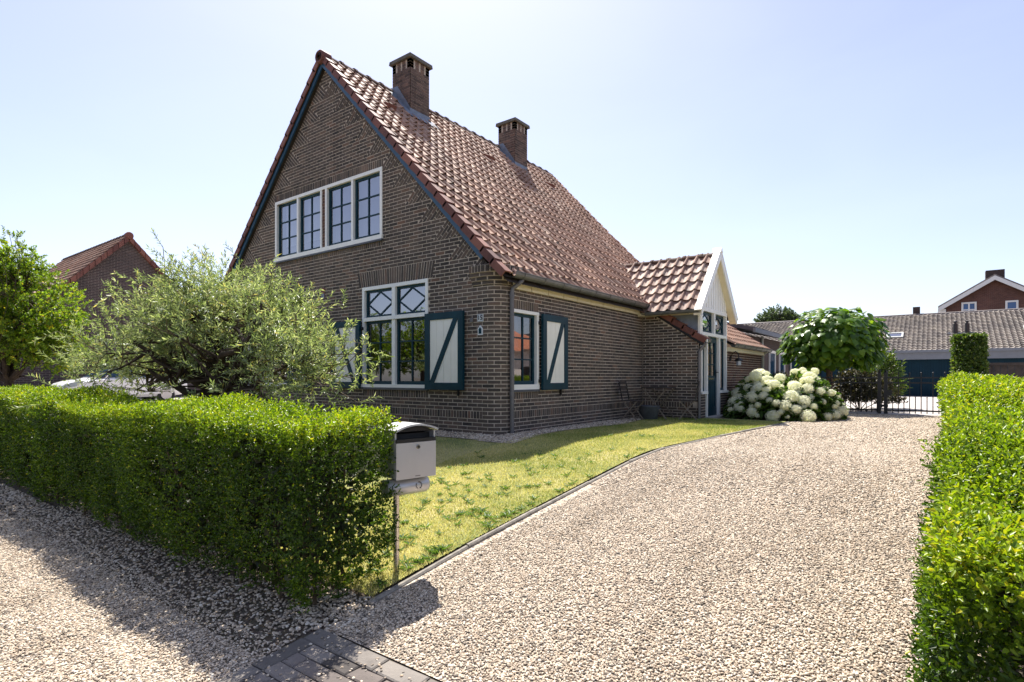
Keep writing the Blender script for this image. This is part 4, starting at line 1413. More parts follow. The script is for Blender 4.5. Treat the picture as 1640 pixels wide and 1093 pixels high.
m = MB(); m.box(PXF + .002, PXF + .10, 14.66, 18.3, 1.60, 1.70); m.build('fascia', M['yellowcream'], house)
m = MB(); m.tube([(LX0 + .02, 18.2, 1.72), (PXF + .06, 18.22, 1.60), (PXF + .06, 18.22, -.05)], .035, 8); m.build('downpipe', M['pipe_light'] if 'pipe_light' in M else M['silver'], house)
m = MB(); m.tube([(LX0 + .0, RY - .02, 1.70), (PXF + .03, RY - .045, 1.52), (PXF + .03, RY - .045, -.05)], .035, 8); m.build('downpipe', M['pipe'], house)
m = MB()
m.tube([(SX + .03, RY - .03, 2.5), (SX + .03, RY - .03, .2)], .010, 6); m.build('cable_conduit', M['wood_grey'], house)

# porch: white frame, door, side lights, boarded gable
PY0, PY1, PYC = 12.70, 14.62, 13.62
PZT = 2.46
DZ = 1.90
m = MB(); h0p, h1p = -.08, .035
for a, b in ((PY0, PY0 + .07), (PY1 - .07, PY1)): m.fbox(FP, a, b, .62, PZT, h0p, h1p)
for a, b in ((13.06, 13.13), (13.98, 14.06)): m.fbox(FP, a, b, .02, DZ, h0p, h1p + .004)
m.fbox(FP, PY0 + .07, PY1 - .07, DZ, DZ + .075, h0p, h1p + .014)
m.fbox(FP, PY0 + .0, PY1 - .0, PZT, PZT + .09, h0p, h1p + .006)
cy = (PY0 + PY1) / 2
m.fbox(FP, cy - .045, cy + .045, DZ + .075, PZT, h0p, h1p - .003)
m.fbox(FP, PY0 - .02, 13.06, .56, .62, h0p, .07); m.fbox(FP, 14.06, PY1 + .02, .56, .62, h0p, .07)
PW = m.build('porch_frame', M['white'], house)
diamond_light(FP, PY0 + .07, cy - .045, DZ + .075, PZT, PW, 'glass_up', fw=.06)
diamond_light(FP, cy + .045, PY1 - .07, DZ + .075, PZT, PW, 'glass_up', fw=.06)
curtain(FP, PY0 + .05, PY1 - .05, DZ + .08, PZT, PW, 'curtain', -.14, name='fanlight_blind')
for a, b in ((PY0 + .07, 13.06), (14.06, PY1 - .07)):
    k = MB(); k.fbox(FP, a, a + .05, .62, DZ, -.07, -.03); k.fbox(FP, b - .05, b, .62, DZ, -.07, -.03); k.fbox(FP, a + .05, b - .05, .62, .68, -.07, -.03); k.fbox(FP, a + .05, b - .05, DZ - .06, DZ, -.07, -.03)
    k.build('sash', M['teal'], PW)
    g = MB(); g.add([FP(a + .05, .68, -.05), FP(b - .05, .68, -.05), FP(b - .05, DZ - .06, -.05), FP(a + .05, DZ - .06, -.05)], [(0, 1, 2, 3)]); g.build('pane', M['glass'], PW)
# door
m = MB(); d0, d1 = 13.135, 13.975; hd0, hd1 = -.07, -.025
m.fbox(FP, d0, d1, .03, .24, hd0, hd1); m.fbox(FP, d0, d1, DZ - .13, DZ - .005, hd0, hd1)
m.fbox(FP, d0, d0 + .13, .24, DZ - .13, hd0, hd1); m.fbox(FP, d1 - .13, d1, .24, DZ - .13, hd0, hd1)
m.fbox(FP, d0 + .13, d1 - .13, .84, .98, hd0, hd1)
DO = m.build('door', M['teal'], house)
for i in range(4):
    b = MB(); p = (d1 - d0 - .26) / 4; b.fbox(FP, d0 + .13 + p * i + .003, d0 + .13 + p * (i + 1) - .003, .24, .84, hd0 + .008, hd1 - .012); b.build('board', M['teal'], DO)
for i in range(2):
    for j in range(3):
        g = MB(); p = (d1 - d0 - .26) / 2; zq = .98; zp = (DZ - .13 - .98) / 3
        g.add([FP(d0 + .13 + p * i, zq + zp * j, -.05), FP(d0 + .13 + p * (i + 1), zq + zp * j, -.05), FP(d0 + .13 + p * (i + 1), zq + zp * (j + 1), -.05), FP(d0 + .13 + p * i, zq + zp * (j + 1), -.05)], [(0, 1, 2, 3)])
        g.build('pane', M['glass'], DO)
b = MB(); ym = (d0 + d1) / 2
b.fbox(FP, ym - .013, ym + .013, .98, DZ - .13, -.065, -.032)
for j in (1, 2): b.fbox(FP, d0 + .13, d1 - .13, .98 + zp * j - .013, .98 + zp * j + .013, -.063, -.034)
b.build('glazing_bar', M['teal'], DO)
b = MB(); b.fbox(FP, d0 + .25, d1 - .25, .885, .925, -.025, -.012); b.build('letter_slot', M['steel'], DO)
b = MB(); b.fbox(FP, d1 - .085, d1 - .045, .93, 1.12, -.025, -.015); b.bar(FP(d1 - .065, 1.06, .03), FP(d1 - .18, 1.06, .03), .018, .018); b.bar(FP(d1 - .065, 1.06, -.02), FP(d1 - .065, 1.06, .04), .018, .018); b.build('handle', M['black'], DO)
b = MB(); b.box(PXF - .1, PXF + .20, 13.0, 14.1, -.2, .03); b.build('door_step', M['concrete'], house)
m = MB(); m.box(PXF - 1.2, PXF - 1.15, PY0, PY1, -.2, 2.5); m.build('hall_wall', M['dark'], house)

# boarded gable
GH = 3.86; GHW = 1.30; GE = 2.42       # ridge z, half width at the eaves, eaves z
def FPG(y, z, h): return (PXF + h, y, z)
gs = (GH - GE) / GHW
m = MB(); m.fpoly(FPG, [(PY0 - .02, PZT + .09), (PY1 + .02, PZT + .09), (PY1 + .02, GH - gs * (PY1 + .02 - PYC) - .03), (PYC, GH - .05), (PY0 - .02, GH - gs * (PYC - PY0 + .02) - .03)], -.06, 0)
PG = m.build('porch_gable', M['cream'], house)
nb = 11
for i in range(nb):
    y0 = PY0 + (PY1 - PY0) * i / nb; y1 = PY0 + (PY1 - PY0) * (i + 1) / nb
    ym = (y0 + y1) / 2
    zt0 = GH - gs * abs(y0 + .012 - PYC) - .06; zt1 = GH - gs * abs(y1 - .012 - PYC) - .06
    b = MB(); b.fpoly(FPG, [(y0 + .018, PZT + .07), (y1 - .018, PZT + .07), (y1 - .018, zt1), (y0 + .018, zt0)], .002, .028)
    b.build('board', M['white'], PG)
    b = MB(); b.fbox(FPG, y1 - .017, y1 + .017, PZT + .09, min(zt1, zt0) + .02, .001, .012); b.build('cover_strip', M['yellowcream'], PG)
for sgn in (-1, 1):
    b = MB()
    y_lo = PYC + sgn * (GHW + .05); z_lo = GE - gs * .05
    b.fpoly(FPG, [(PYC, GH + .09), (y_lo, z_lo + .09), (y_lo, z_lo - .08), (PYC, GH - .11)], .16, .19)
    b.build('bargeboard', M['white'], PG)
    b = MB()
    b.fpoly(FPG, [(PYC, GH - .02), (y_lo, z_lo - .02), (y_lo, z_lo - .06), (PYC, GH - .06)], .0, .158)
    b.build('soffit', M['yellowcream'], PG)
for sgn in (-1, 1):
    nn_ = Vector((0, sgn * gs, 1)).normalized(); e_ = Vector((0, -sgn, gs)).normalized()
    lo = Vector((PXF, PYC + sgn * (GHW + .06), GE - gs * .06)) + nn_ * .095; hi = Vector((PXF, PYC, GH)) + Vector((0, 0, .095 / nn_.z))
    b = MB(); X0, X1 = Vector((.04, 0, 0)), Vector((.195, 0, 0))
    b.hexa([lo + X0 - nn_ * .03, lo + X1 - nn_ * .03, hi + X1 - nn_ * .03, hi + X0 - nn_ * .03, lo + X0, lo + X1, hi + X1, hi + X0]); b.build('capping_board', M['white'], PG)
b = MB(); b.fpoly(FPG, [(PYC - .09, GH + .04), (PYC, GH + .16), (PYC + .09, GH + .04)], .0, .21); b.build('apex_cap', M['white'], PG)
# porch roof tiles, both slopes, running back into the main roof
PA = math.atan(gs); 
m = MB()
xb = XR + (ZR - GH) / SL
for sgn in (-1, 1):
    xe = XR + (ZR - GE) / SL
    m.add([(PXF + .16, PYC, GH - .03), (PXF + .16, PYC + sgn * GHW, GE - .03), (xe - .2, PYC + sgn * GHW, GE - .03), (xb - .2, PYC, GH - .03)], [(0, 1, 2, 3)])
PR = m.build('porch_roof', M['wood_dark'], house)
nrow = 6
sl_len = math.hypot(GHW, GH - GE)
for sgn in (-1, 1):
    e2 = Vector((0, -sgn * math.cos(PA), math.sin(PA))); nn_ = Vector((0, sgn * math.sin(PA), math.cos(PA)))
    e1 = Vector((-1, 0, 0))
    gg = (sl_len - .02) / nrow
    back = MB()
    for j in range(nrow):
        zrow = GE + math.sin(PA) * gg * j
        xend = XR + (ZR - zrow) / SL - .15
        i = 0
        while True:
            x = PXF + .15 - i * .235
            if x < xend: break
            O = Vector((x, PYC + sgn * GHW, GE)) + e2 * (gg * j) + Vector((0, random.uniform(-.003, .003), random.uniform(-.003, .003)))
            p, f = tile_verts(O, e1, e2, nn_, .235, gg + .06, .042, 1.3)
            i += 1
            if sgn > 0:
                back.add(p, f, tile_tint()); continue
            mm = MB(); mm.add(p, f, tile_tint())
            ob = mm.build('tile', M['tile_old'] if 'tile_old' in M else M['tile'], PR, smooth=True)
            ob.data.set_sharp_from_angle(angle=R(40))
    if back.v: back.build('tiles', M['tile_old'], PR, smooth=True, kind='stuff')
ridge_run((xb + .02, PYC, GH - .03), (1, 0, 0), 6, (PXF + .10 - xb) / 6, PR, .085)
# cheek and little gutter under the porch eaves
m = MB(); m.add([(PXF + .0, PY0 - .03, 1.75), (PXF + .0, PY0 - .03, GE + .02), (-6.1, PY0 - .03, GE + .02), (-6.1, PY0 - .03, 1.75)], [(0, 1, 2, 3)])
m.add([(PXF + .0, PY1 + .03, 1.75), (PXF + .0, PY1 + .03, GE + .02), (-6.1, PY1 + .03, GE + .02), (-6.1, PY1 + .03, 1.75)], [(0, 1, 2, 3)])
m.build('cheek', M['lead'], PR)
m = MB(); m.box(-5.6, PXF + .02, PYC - GHW + .02, PY0 - .03, GE - .05, GE + .01); m.build('soffit', M['yellowcream'], PR)
gutter_run((PXF + .12, PYC - GHW - .03, GE - .0), (-1, 0, 0), 1.25, (0, -1, 0), house, .055)
m = MB(); m.box(PXF - .03, PXF + .025, PY0 - .06, PY0, 1.85, GE + .05); m.build('corner_post', M['white'], house)
# wall lamp beside the porch
LPt = empty('wall_lamp', (PXF, 15.0, 1.30), 'black gooseneck lantern on the brick wall beside the porch', 'lamp')
m = MB(); m.lathe((PXF + .015, 15.0, 1.42), [(.0, -.012), (.06, -.012), (.06, .012), (.0, .012)], 12, axis='x'); m.build('wall_plate', M['iron'], LPt)
m = MB(); m.tube([(PXF + .02, 15.0, 1.42), (PXF + .06, 15.0, 1.55), (PXF + .14, 15.0, 1.60), (PXF + .21, 15.0, 1.55), (PXF + .22, 15.0, 1.44)], .014, 6); m.build('arm', M['iron'], LPt)
m = MB(); m.lathe((PXF + .22, 15.0, 1.36), [(.02, .08), (.05, .07), (.10, .02), (.105, 0), (.095, 0)], 14); m.build('lamp_shade', M['iron'], LPt)
m = MB(); m.lathe((PXF + .22, 15.0, 1.24), [(.03, 0), (.06, .01), (.062, .11), (.055, .12)], 12); m.build('lamp_glass', M['lampglass'], LPt)

# ------------------------------------------------------------------ hedges
def shoots(P, D, n_leaf, length, L, W, rng, spread=.75, jitter=.35):
    """leafy shoots: base P, direction D; returns leaf arrays."""
    n = len(P); D = unit(D)
    A = unit(np.cross(D, rng.normal(size=(n, 3)))); B = np.cross(D, A)
    bp, bd, bn = [], [], []
    for k in range(n_leaf):
        t = (k + .4) / n_leaf
        ang = k * 2.4 + rng.uniform(0, 6.28, n) * jitter
        out = A * np.cos(ang)[:, None] + B * np.sin(ang)[:, None]
        ld = unit(out * spread + D * (.35 + .75 * t) + rng.normal(size=(n, 3)) * .18)
        bp.append(P + D * (length * t)[:, None]); bd.append(ld); bn.append(unit(D * 1.0 - out * .5 + rng.normal(size=(n, 3)) * .25))
    P2 = np.concatenate(bp); D2 = np.concatenate(bd); N2 = np.concatenate(bn)
    m = len(P2)
    return P2, D2, N2, L * rng.uniform(.65, 1.2, m), W * rng.uniform(.75, 1.15, m)

def hedge_wobble(x, y, z, s):
    return .035 * np.sin(x * 2.1 + s) + .03 * np.sin(y * 2.7 + s * 2) + .025 * np.sin(z * 6 + x * 3.3 + s) + .02 * np.sin(x * 7.3 + y * 5.1 + s)

def hedge_points(x0, x1, y0, y1, htop, rng, dens, faces, s=0.0, depth=.10, zlow=.05):
    """points just inside the clipped faces of a box hedge with outward directions."""
    P, D = [], []
    def put(pts, nrm, k):
        w = hedge_wobble(pts[:, 0], pts[:, 1], pts[:, 2], s)[:, None]
        dep = rng.exponential(depth * .45, (len(pts), 1))
        P.append(pts + nrm * (w - dep)); D.append(nrm + rng.normal(size=pts.shape) * .45 + np.array([0, 0, k]))
    def base(y): return np.interp(y, GZ_Y, GZ_Z)
    for f in faces:
        if f == 'top':
            n = int((x1 - x0) * (y1 - y0) * dens * 1.15)
            x = rng.uniform(x0, x1, n); y = rng.uniform(y0, y1, n)
            put(np.stack([x, y, htop(x, y)], 1), np.array([[0, 0, 1.]]), .35)
        else:
            if f in ('-y', '+y'):
                n = int((x1 - x0) * 1.15 * dens); x = rng.uniform(x0, x1, n); y = np.full(n, y0 if f == '-y' else y1)
                nr = np.array([[0, -1. if f == '-y' else 1., 0]])
            else:
                n = int((y1 - y0) * 1.15 * dens); y = rng.uniform(y0, y1, n); x = np.full(n, x0 if f == '-x' else x1)
                nr = np.array([[-1. if f == '-x' else 1., 0, 0]])
            t = rng.uniform(0, 1, n)
            zb = base(y) + zlow; z = zb + (htop(x, y) - zb) * t
            # slightly battered foot: sparser and drawn in near the ground
            keep = rng.uniform(0, 1, n) < np.clip(.35 + t * 3.0, 0, 1)
            pn = np.sin(x * 3.1 + z * 4.0 + s) * np.sin((x + y) * 1.7 - z * 2.6 + y * 2)
            keep &= ~((pn > .45) & (rng.uniform(0, 1, n) < .55))
            pts = np.stack([x, y, z], 1) - nr * (np.clip(.25 - t, 0, 1) * .35)[:, None]
            put(pts[keep], nr, .55)
    return np.concatenate(P), np.concatenate(D)

def hedge(name, x0, x1, y0, y1, htop, parts, label, cat, core_n, seed, fine=True, s=0.0, stems=True):
    rng = np.random.default_rng(seed)
    cx, cy = (x0 + x1) / 2, (y0 + y1) / 2
    root = empty(name, (cx, cy, gz(cy)), label, cat)
    org = np.array([cx, cy, gz(cy)])
    PP, DD, NN_, LL, WW, TT = [], [], [], [], [], []
    for (a0, a1, b0, b1, dens, nl, ln, L, W, faces) in parts:
        P, D = hedge_points(a0, a1, b0, b1, htop, rng, dens, faces, s)
        p, d, n, l, w = shoots(P, D, nl, rng.uniform(.6, 1.3, len(P)) * ln, L, W, rng)
        t = np.clip(rng.normal(.26, .17, len(p)), 0, 1)
        z_rel = (p[:, 2] - htop(p[:, 0], p[:, 1]))
        t = np.clip(t + np.where(z_rel > -.07, .60, np.where(z_rel > -.2, .26, 0)) * rng.uniform(.35, 1, len(t)), 0, 1)   # fresh shoots on top; sunlit top and shaded faces also painted into tint
        t = np.clip(t + .10 * np.sin(p[:, 0] * 2.9 + p[:, 2] * 5 + s) * np.sin(p[:, 1] * 2.3 + p[:, 0] * 1.1), 0, 1)
        t = np.where(rng.uniform(size=len(t)) < .015, 1.0, t)
        PP.append(p); DD.append(d); NN_.append(n); LL.append(l); WW.append(w); TT.append(t)
    P = np.concatenate(PP)
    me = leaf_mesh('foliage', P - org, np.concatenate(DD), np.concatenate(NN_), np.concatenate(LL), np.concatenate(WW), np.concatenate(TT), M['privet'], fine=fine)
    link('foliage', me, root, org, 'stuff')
    # inner leaves and twigs
    ci = core_n
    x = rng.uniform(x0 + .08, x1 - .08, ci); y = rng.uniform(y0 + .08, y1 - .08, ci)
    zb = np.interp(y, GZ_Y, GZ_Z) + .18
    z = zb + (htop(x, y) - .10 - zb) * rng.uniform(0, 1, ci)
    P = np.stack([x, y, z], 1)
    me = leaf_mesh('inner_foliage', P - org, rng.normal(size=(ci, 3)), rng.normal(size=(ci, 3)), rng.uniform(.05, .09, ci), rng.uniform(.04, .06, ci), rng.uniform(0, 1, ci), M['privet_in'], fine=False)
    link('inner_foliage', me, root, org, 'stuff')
    if stems:
        m = MB(); n = int((x1 - x0) * (y1 - y0) * 16)
        for k in range(n):
            x, y = rng.uniform(x0 + .15, x1 - .15), rng.uniform(y0 + .15, y1 - .15)
            g_ = gz(y); p = Vector((x, y, g_ - .05)); pts = [p.copy()]; rad = [.014]
            h = float(htop(np.array([x]), np.array([y]))[0]) - g_
            d = Vector((rng.normal() * .1, rng.normal() * .1, 1))
            for q in range(4):
                p = p + d * (h * .2); d = d + Vector((rng.normal() * .09, rng.normal() * .09, 0)); pts.append(p.copy()); rad.append(.012 - .0022 * q)
            m.tube(pts, rad, 4, caps=False)
        m.build('stems', M['twig'], root, kind='stuff')
    return root

def top_left(x, y):
    return .66 + .02 * np.sin(x * 1.3 + 1) + .018 * np.sin(x * 3.1) + .05 * np.clip((-x - 6.5) / 4, 0, 1) + .015 * np.sin(y * 5)
LHX0, LHX1, LHY0, LHY1 = -13.0, -3.00, 1.88, 2.62
hedge('clipped_hedge', LHX0, LHX1, LHY0, LHY1, top_left,
      [(-7.6, LHX1, LHY0, LHY1, 1800, 6, .066, .0245, .013, ['-y', 'top']),
       (-7.6, LHX1, LHY0, LHY1, 1600, 6, .066, .0245, .013, ['+x']),
       (LHX0, -7.6, LHY0, LHY1, 950, 6, .075, .031, .0165, ['-y', 'top']),
       (LHX0, LHX1, LHY0, LHY1, 260, 5, .09, .036, .02, ['+y'])],
      'long clipped green hedge in front of the lawn, ending beside the mailbox', 'hedge', 15000, 5)

def top_right(x, y):
    return np.interp(y, [0, 1.9, 2.6, 3.5, 6.5, 9, 17], [.38, .44, .52, .60, .80, .85, .86]) + .018 * np.sin(y * 2.3) + .015 * np.sin(x * 6 + y * 4)
RHX0, RHX1, RHY0, RHY1 = 0.10, 1.02, 1.98, 16.6
hedge('clipped_hedge', RHX0, RHX1, RHY0, RHY1, top_right,
      [(.03, RHX1, RHY0, 3.4, 2600, 6, .055, .0235, .0125, ['top', '-x', '-y']),
       (.10, RHX1, 3.4, 5.4, 1950, 6, .058, .026, .014, ['top', '-x']),
       (.16, RHX1, 5.4, 9.0, 1150, 6, .066, .031, .017, ['top', '-x']),
       (.22, RHX1, 9.0, RHY1, 480, 6, .085, .045, .025, ['top', '-x', '+y']),
       (RHX0, RHX1, RHY0, RHY1, 200, 5, .09, .04, .024, ['+x'])],
      'clipped green hedge running along the far side of the gravel driveway', 'hedge', 16000, 8, s=2.0)
def top_nb(x, y): return .52 + .015 * np.sin(x * 3)
hedge('low_hedge', -25.5, -17.8, 4.4, 5.0, top_nb, [(-25.5, -17.8, 4.4, 5.0, 300, 5, .09, .05, .03, ['-y', 'top', '+x'])],
      'low sunlit hedge behind the long hedge, beside the white car', 'hedge', 2500, 12, fine=False, stems=False)

# ------------------------------------------------------------------ trees
def limb(m, p, q, r0, r1, rng, bend=.12, seg=5, n=6, droop=0.0):
    p, q = Vector(p), Vector(q); L = (q - p).length
    pts, rad = [], []
    off = Vector(rng.normal(size=3)) * bend * L
    for i in range(seg + 1):
        t = i / seg
        c = p.lerp(q, t) + off * math.sin(math.pi * t) * .5 + Vector(rng.normal(size=3)) * L * .018
        if i == 0: c = p.copy()
        if i == seg: c = q.copy()
        c.z -= droop * L * math.sin(math.pi * t)
        pts.append(c); rad.append(r0 + (r1 - r0) * t)
    m.tube(pts, rad, n, caps=False)
    return pts

def crown_tree(name, base, trunk_pts, trunk_r, blobs, n_twig, twig_len, nl, L, W, leafm, barkm, label, cat, seed, group=None, up=.35, spread=.75, limbs=14, fine=False, tint=(.5, .22), shell=.55, droop=.12, sub=3, clusters=0, csig=.15):
    """tree: tapered trunk, limbs to points in the crown, twigs carrying leaves.
    blobs: list of (cx,cy,cz,rx,ry,rz,weight)."""
    rng = np.random.default_rng(seed)
    root = empty(name, base, label, cat, group)
    org = np.array(base, dtype=float)
    m = MB()
    m.tube(trunk_pts, trunk_r, 10, caps=False)
    TK = m.build('trunk', M[barkm], root, smooth=True)
    B = np.array([b[:6] for b in blobs]); wt = np.array([b[6] for b in blobs], dtype=float); wt /= wt.sum()
    idx = rng.choice(len(blobs), n_twig, p=wt)
    u = unit(rng.normal(size=(n_twig, 3))); rr = rng.uniform(0, 1, n_twig) ** shell
    P = B[idx, :3] + u * rr[:, None] * B[idx, 3:6]
    out = unit(u * B[idx, 3:6])
    if clusters:
        k_ = rng.integers(0, clusters, n_twig)
        P = P[k_] + rng.normal(size=(n_twig, 3)) * csig * rng.uniform(.5, 1.4, clusters)[k_][:, None]
        out = unit(out[k_] + rng.normal(size=(n_twig, 3)) * .5)
    # limbs
    bm_ = MB(); fork = Vector(trunk_pts[-1]); ends = []
    for k in range(limbs):
        j = rng.integers(n_twig); q = Vector(P[j] * .82 + np.array(fork) * .18)
        pts = limb(bm_, fork - Vector((0, 0, .05)), q, trunk_r[-1] * .62, trunk_r[-1] * .16, rng, .14, 6, 6)
        ends += pts[2:]
        for s_ in range(sub):
            a = pts[rng.integers(2, len(pts))]; j2 = np.argmin(np.linalg.norm(P - (np.array(a) + rng.normal(size=3) * .35), axis=1))
            e = limb(bm_, a, Vector(P[j2]), trunk_r[-1] * .2, trunk_r[-1] * .07, rng, .12, 4, 4); ends += e[1:]
    EN = np.array([tuple(e) for e in ends])
    # fine twigs from the nearest limb point
    D = unit(out * .7 + np.array([0, 0, up]) + rng.normal(size=(n_twig, 3)) * .45)
    tw = MB()
    step = max(1, n_twig // 700)
    for k in range(0, n_twig, step):
        d_ = np.linalg.norm(EN - P[k], axis=1); a = EN[np.argmin(d_)]
        tw.tube([a, (a + P[k]) / 2 + rng.normal(size=3) * .03, P[k], P[k] + D[k] * twig_len], [.008, .006, .005, .002], 3, caps=False)
    bm_.build('limbs', M[barkm], root, smooth=True, kind='stuff')
    tw.build('twigs', M['twig'], root, kind='stuff')
    p, d, n, l, w = shoots(P, D, nl, rng.uniform(.6, 1.35, n_twig) * twig_len, L, W, rng, spread)
    t = np.clip(rng.normal(tint[0], tint[1], len(p)), 0, 1)
    cl = np.tile(rng.normal(0, .10, n_twig), nl)
    t = np.clip(t + cl, 0, 1)
    me = leaf_mesh('crown', p - org, d, n, l, w, t, M[leafm], fine=fine, droop=droop)
    link('crown', me, root, org, 'stuff')
    return root

# grey leaved ornamental pear/willow behind the hedge
gb = gz(3.8)
crown_tree('ornamental_tree', (-7.9, 3.8, gb), [(-7.9, 3.8, gb - .1), (-7.92, 3.8, gb + .35), (-7.86, 3.78, gb + .75), (-7.95, 3.82, gb + 1.08)], [.19, .165, .16, .13],
           [(-8.1, 3.7, 1.70, 1.7, 1.3, .40, 2.4), (-9.5, 3.6, 1.38, 1.35, 1.1, .38, 1.7), (-6.85, 3.7, 1.50, 1.1, .9, .50, 2.0), (-8.7, 3.9, 1.84, 1.0, 1.0, .30, 1.0), (-7.35, 3.9, 1.84, .65, .7, .28, .9), (-7.9, 3.9, 1.85, .7, .8, .3, .5),
            (-10.2, 3.4, 1.05, .9, .9, .28, .5), (-5.85, 3.6, 1.15, .65, .55, .36, .9), (-5.55, 3.85, 1.25, .5, .5, .36, .6), (-8.9, 4.2, 2.36, .40, .5, .36, .24), (-8.4, 3.3, 1.12, 1.3, .9, .25, .7), (-6.1, 3.4, .80, .4, .4, .22, .2)],
           2100, .27, 19, .072, .0165, 'willow', 'bark', 'small spreading tree with narrow grey green leaves behind the hedge', 'tree', 21, up=.45, spread=.62, limbs=26, shell=.42, tint=(.55, .25), sub=5, clusters=160, csig=.16)
# round-leaved tree at the picture's edge
gb = gz(3.4)
crown_tree('garden_tree', (-17.1, 3.4, gb), [(-17.1, 3.4, gb - .1), (-17.0, 3.42, gb + .6), (-17.08, 3.4, gb + 1.25)], [.13, .11, .09],
           [(-17.2, 3.4, 2.55, 1.45, 1.5, 1.15, 3), (-16.4, 3.7, 2.0, .95, 1.0, .8, 1.2), (-17.9, 3.2, 2.1, 1.1, 1.1, .9, 1.3), (-17.3, 3.4, 3.45, .9, .9, .45, .8), (-16.3, 4.1, 1.55, .55, .6, .45, .4), (-16.6, 3.3, 3.75, .5, .5, .4, .16)],
           3400, .18, 16, .062, .038, 'robinia', 'bark', 'bushy yellow green tree with dark trunk beside the low hedge', 'tree', 23, up=.2, spread=.85, limbs=16, shell=.42, tint=(.5, .24))
# far tree over the garage roof
crown_tree('far_tree', (-9.5, 46, 0), [(-9.5, 46, -.2), (-9.5, 46, 2), (-9.5, 46, 4)], [.3, .25, .18],
           [(-9.5, 46, 5.35, 1.2, 1.2, .75, 2), (-8.7, 46, 5.1, .8, .8, .6, 1), (-10.4, 46, 5.0, .7, .8, .6, 1)], 700, .30, 14, .14, .09, 'farleaf', 'bark', 'distant grey green treetop above the garage roof', 'tree', 25, limbs=8)
# clipped columnar shrub
rng = np.random.default_rng(31)
root = empty('column_shrub', (.70, 19.0, 0), 'tall clipped columnar shrub rising above the driveway hedge', 'shrub')
n = 2600
th = rng.uniform(0, 2 * math.pi, n); rad = .29 * (1 + .06 * np.sin(th * 3)) * rng.uniform(.75, 1.03, n); z = rng.uniform(.1, 1.98, n)
tp = rng.uniform(size=n) < .16; rad = np.where(tp, .29 * np.sqrt(rng.uniform(size=n)), rad); z = np.where(tp, 1.96, z)
P = np.stack([.70 + rad * np.cos(th), 19 + rad * np.sin(th), z], 1)
D = np.stack([np.cos(th), np.sin(th), np.where(tp, 1.4, .3)], 1) + rng.normal(size=(n, 3)) * .4
p, d, nn2, l, w = shoots(P, D, 5, rng.uniform(.06, .12, n), .07, .045, rng)
org = np.array([.70, 19.0, 0])
link('foliage', leaf_mesh('foliage', p - org, d, nn2, l, w, np.clip(rng.normal(.5, .25, len(p)), 0, 1), M['beech'], fine=False), root, org, 'stuff')
m = MB(); m.tube([(.70, 19, -.1), (.70, 19, 1.0), (.70, 19, 1.8)], [.05, .04, .02], 6); m.build('stem', M['bark'], root)

# ------------------------------------------------------------------ catalpa with large heart leaves
def heart_leaf(name, mat, tint, size=1.0):
    m = MB()
    half = [(0, .04), (.20, -.06), (.40, .02), (.50, .20), (.46, .42), (.32, .66), (.14, .90), (0, 1.08)]
    n = len(half)
    pts = []
    for x, y in half: pts.append((x * size, y * size, -abs(x) * .28 * size - .22 * max(0, y - .2) ** 2 * size))
    for x, y in half[1:-1]: pts.append((-x * size, y * size, -abs(x) * .28 * size - .22 * max(0, y - .2) ** 2 * size))
    f = []
    mid = [0, n - 1]
    pts += [(0, .35 * size, -.01 * size), (0, .68 * size, -.06 * size)]
    a, b = len(pts) - 2, len(pts) - 1
    Rr = list(range(1, n - 1)); Ll = list(range(n, n + n - 2))
    f += [(0, 1, 2, a), (a, 2, 3, 4), (a, 4, 5, b), (b, 5, 6, n - 1)]
    f += [(0, a, Ll[1], Ll[0]), (a, Ll[3], Ll[2], Ll[1]), (a, b, Ll[4], Ll[3]), (b, n - 1, Ll[5], Ll[4])]
    m.add(pts, f, tint)
    return m.mesh(name, mat, smooth=True)

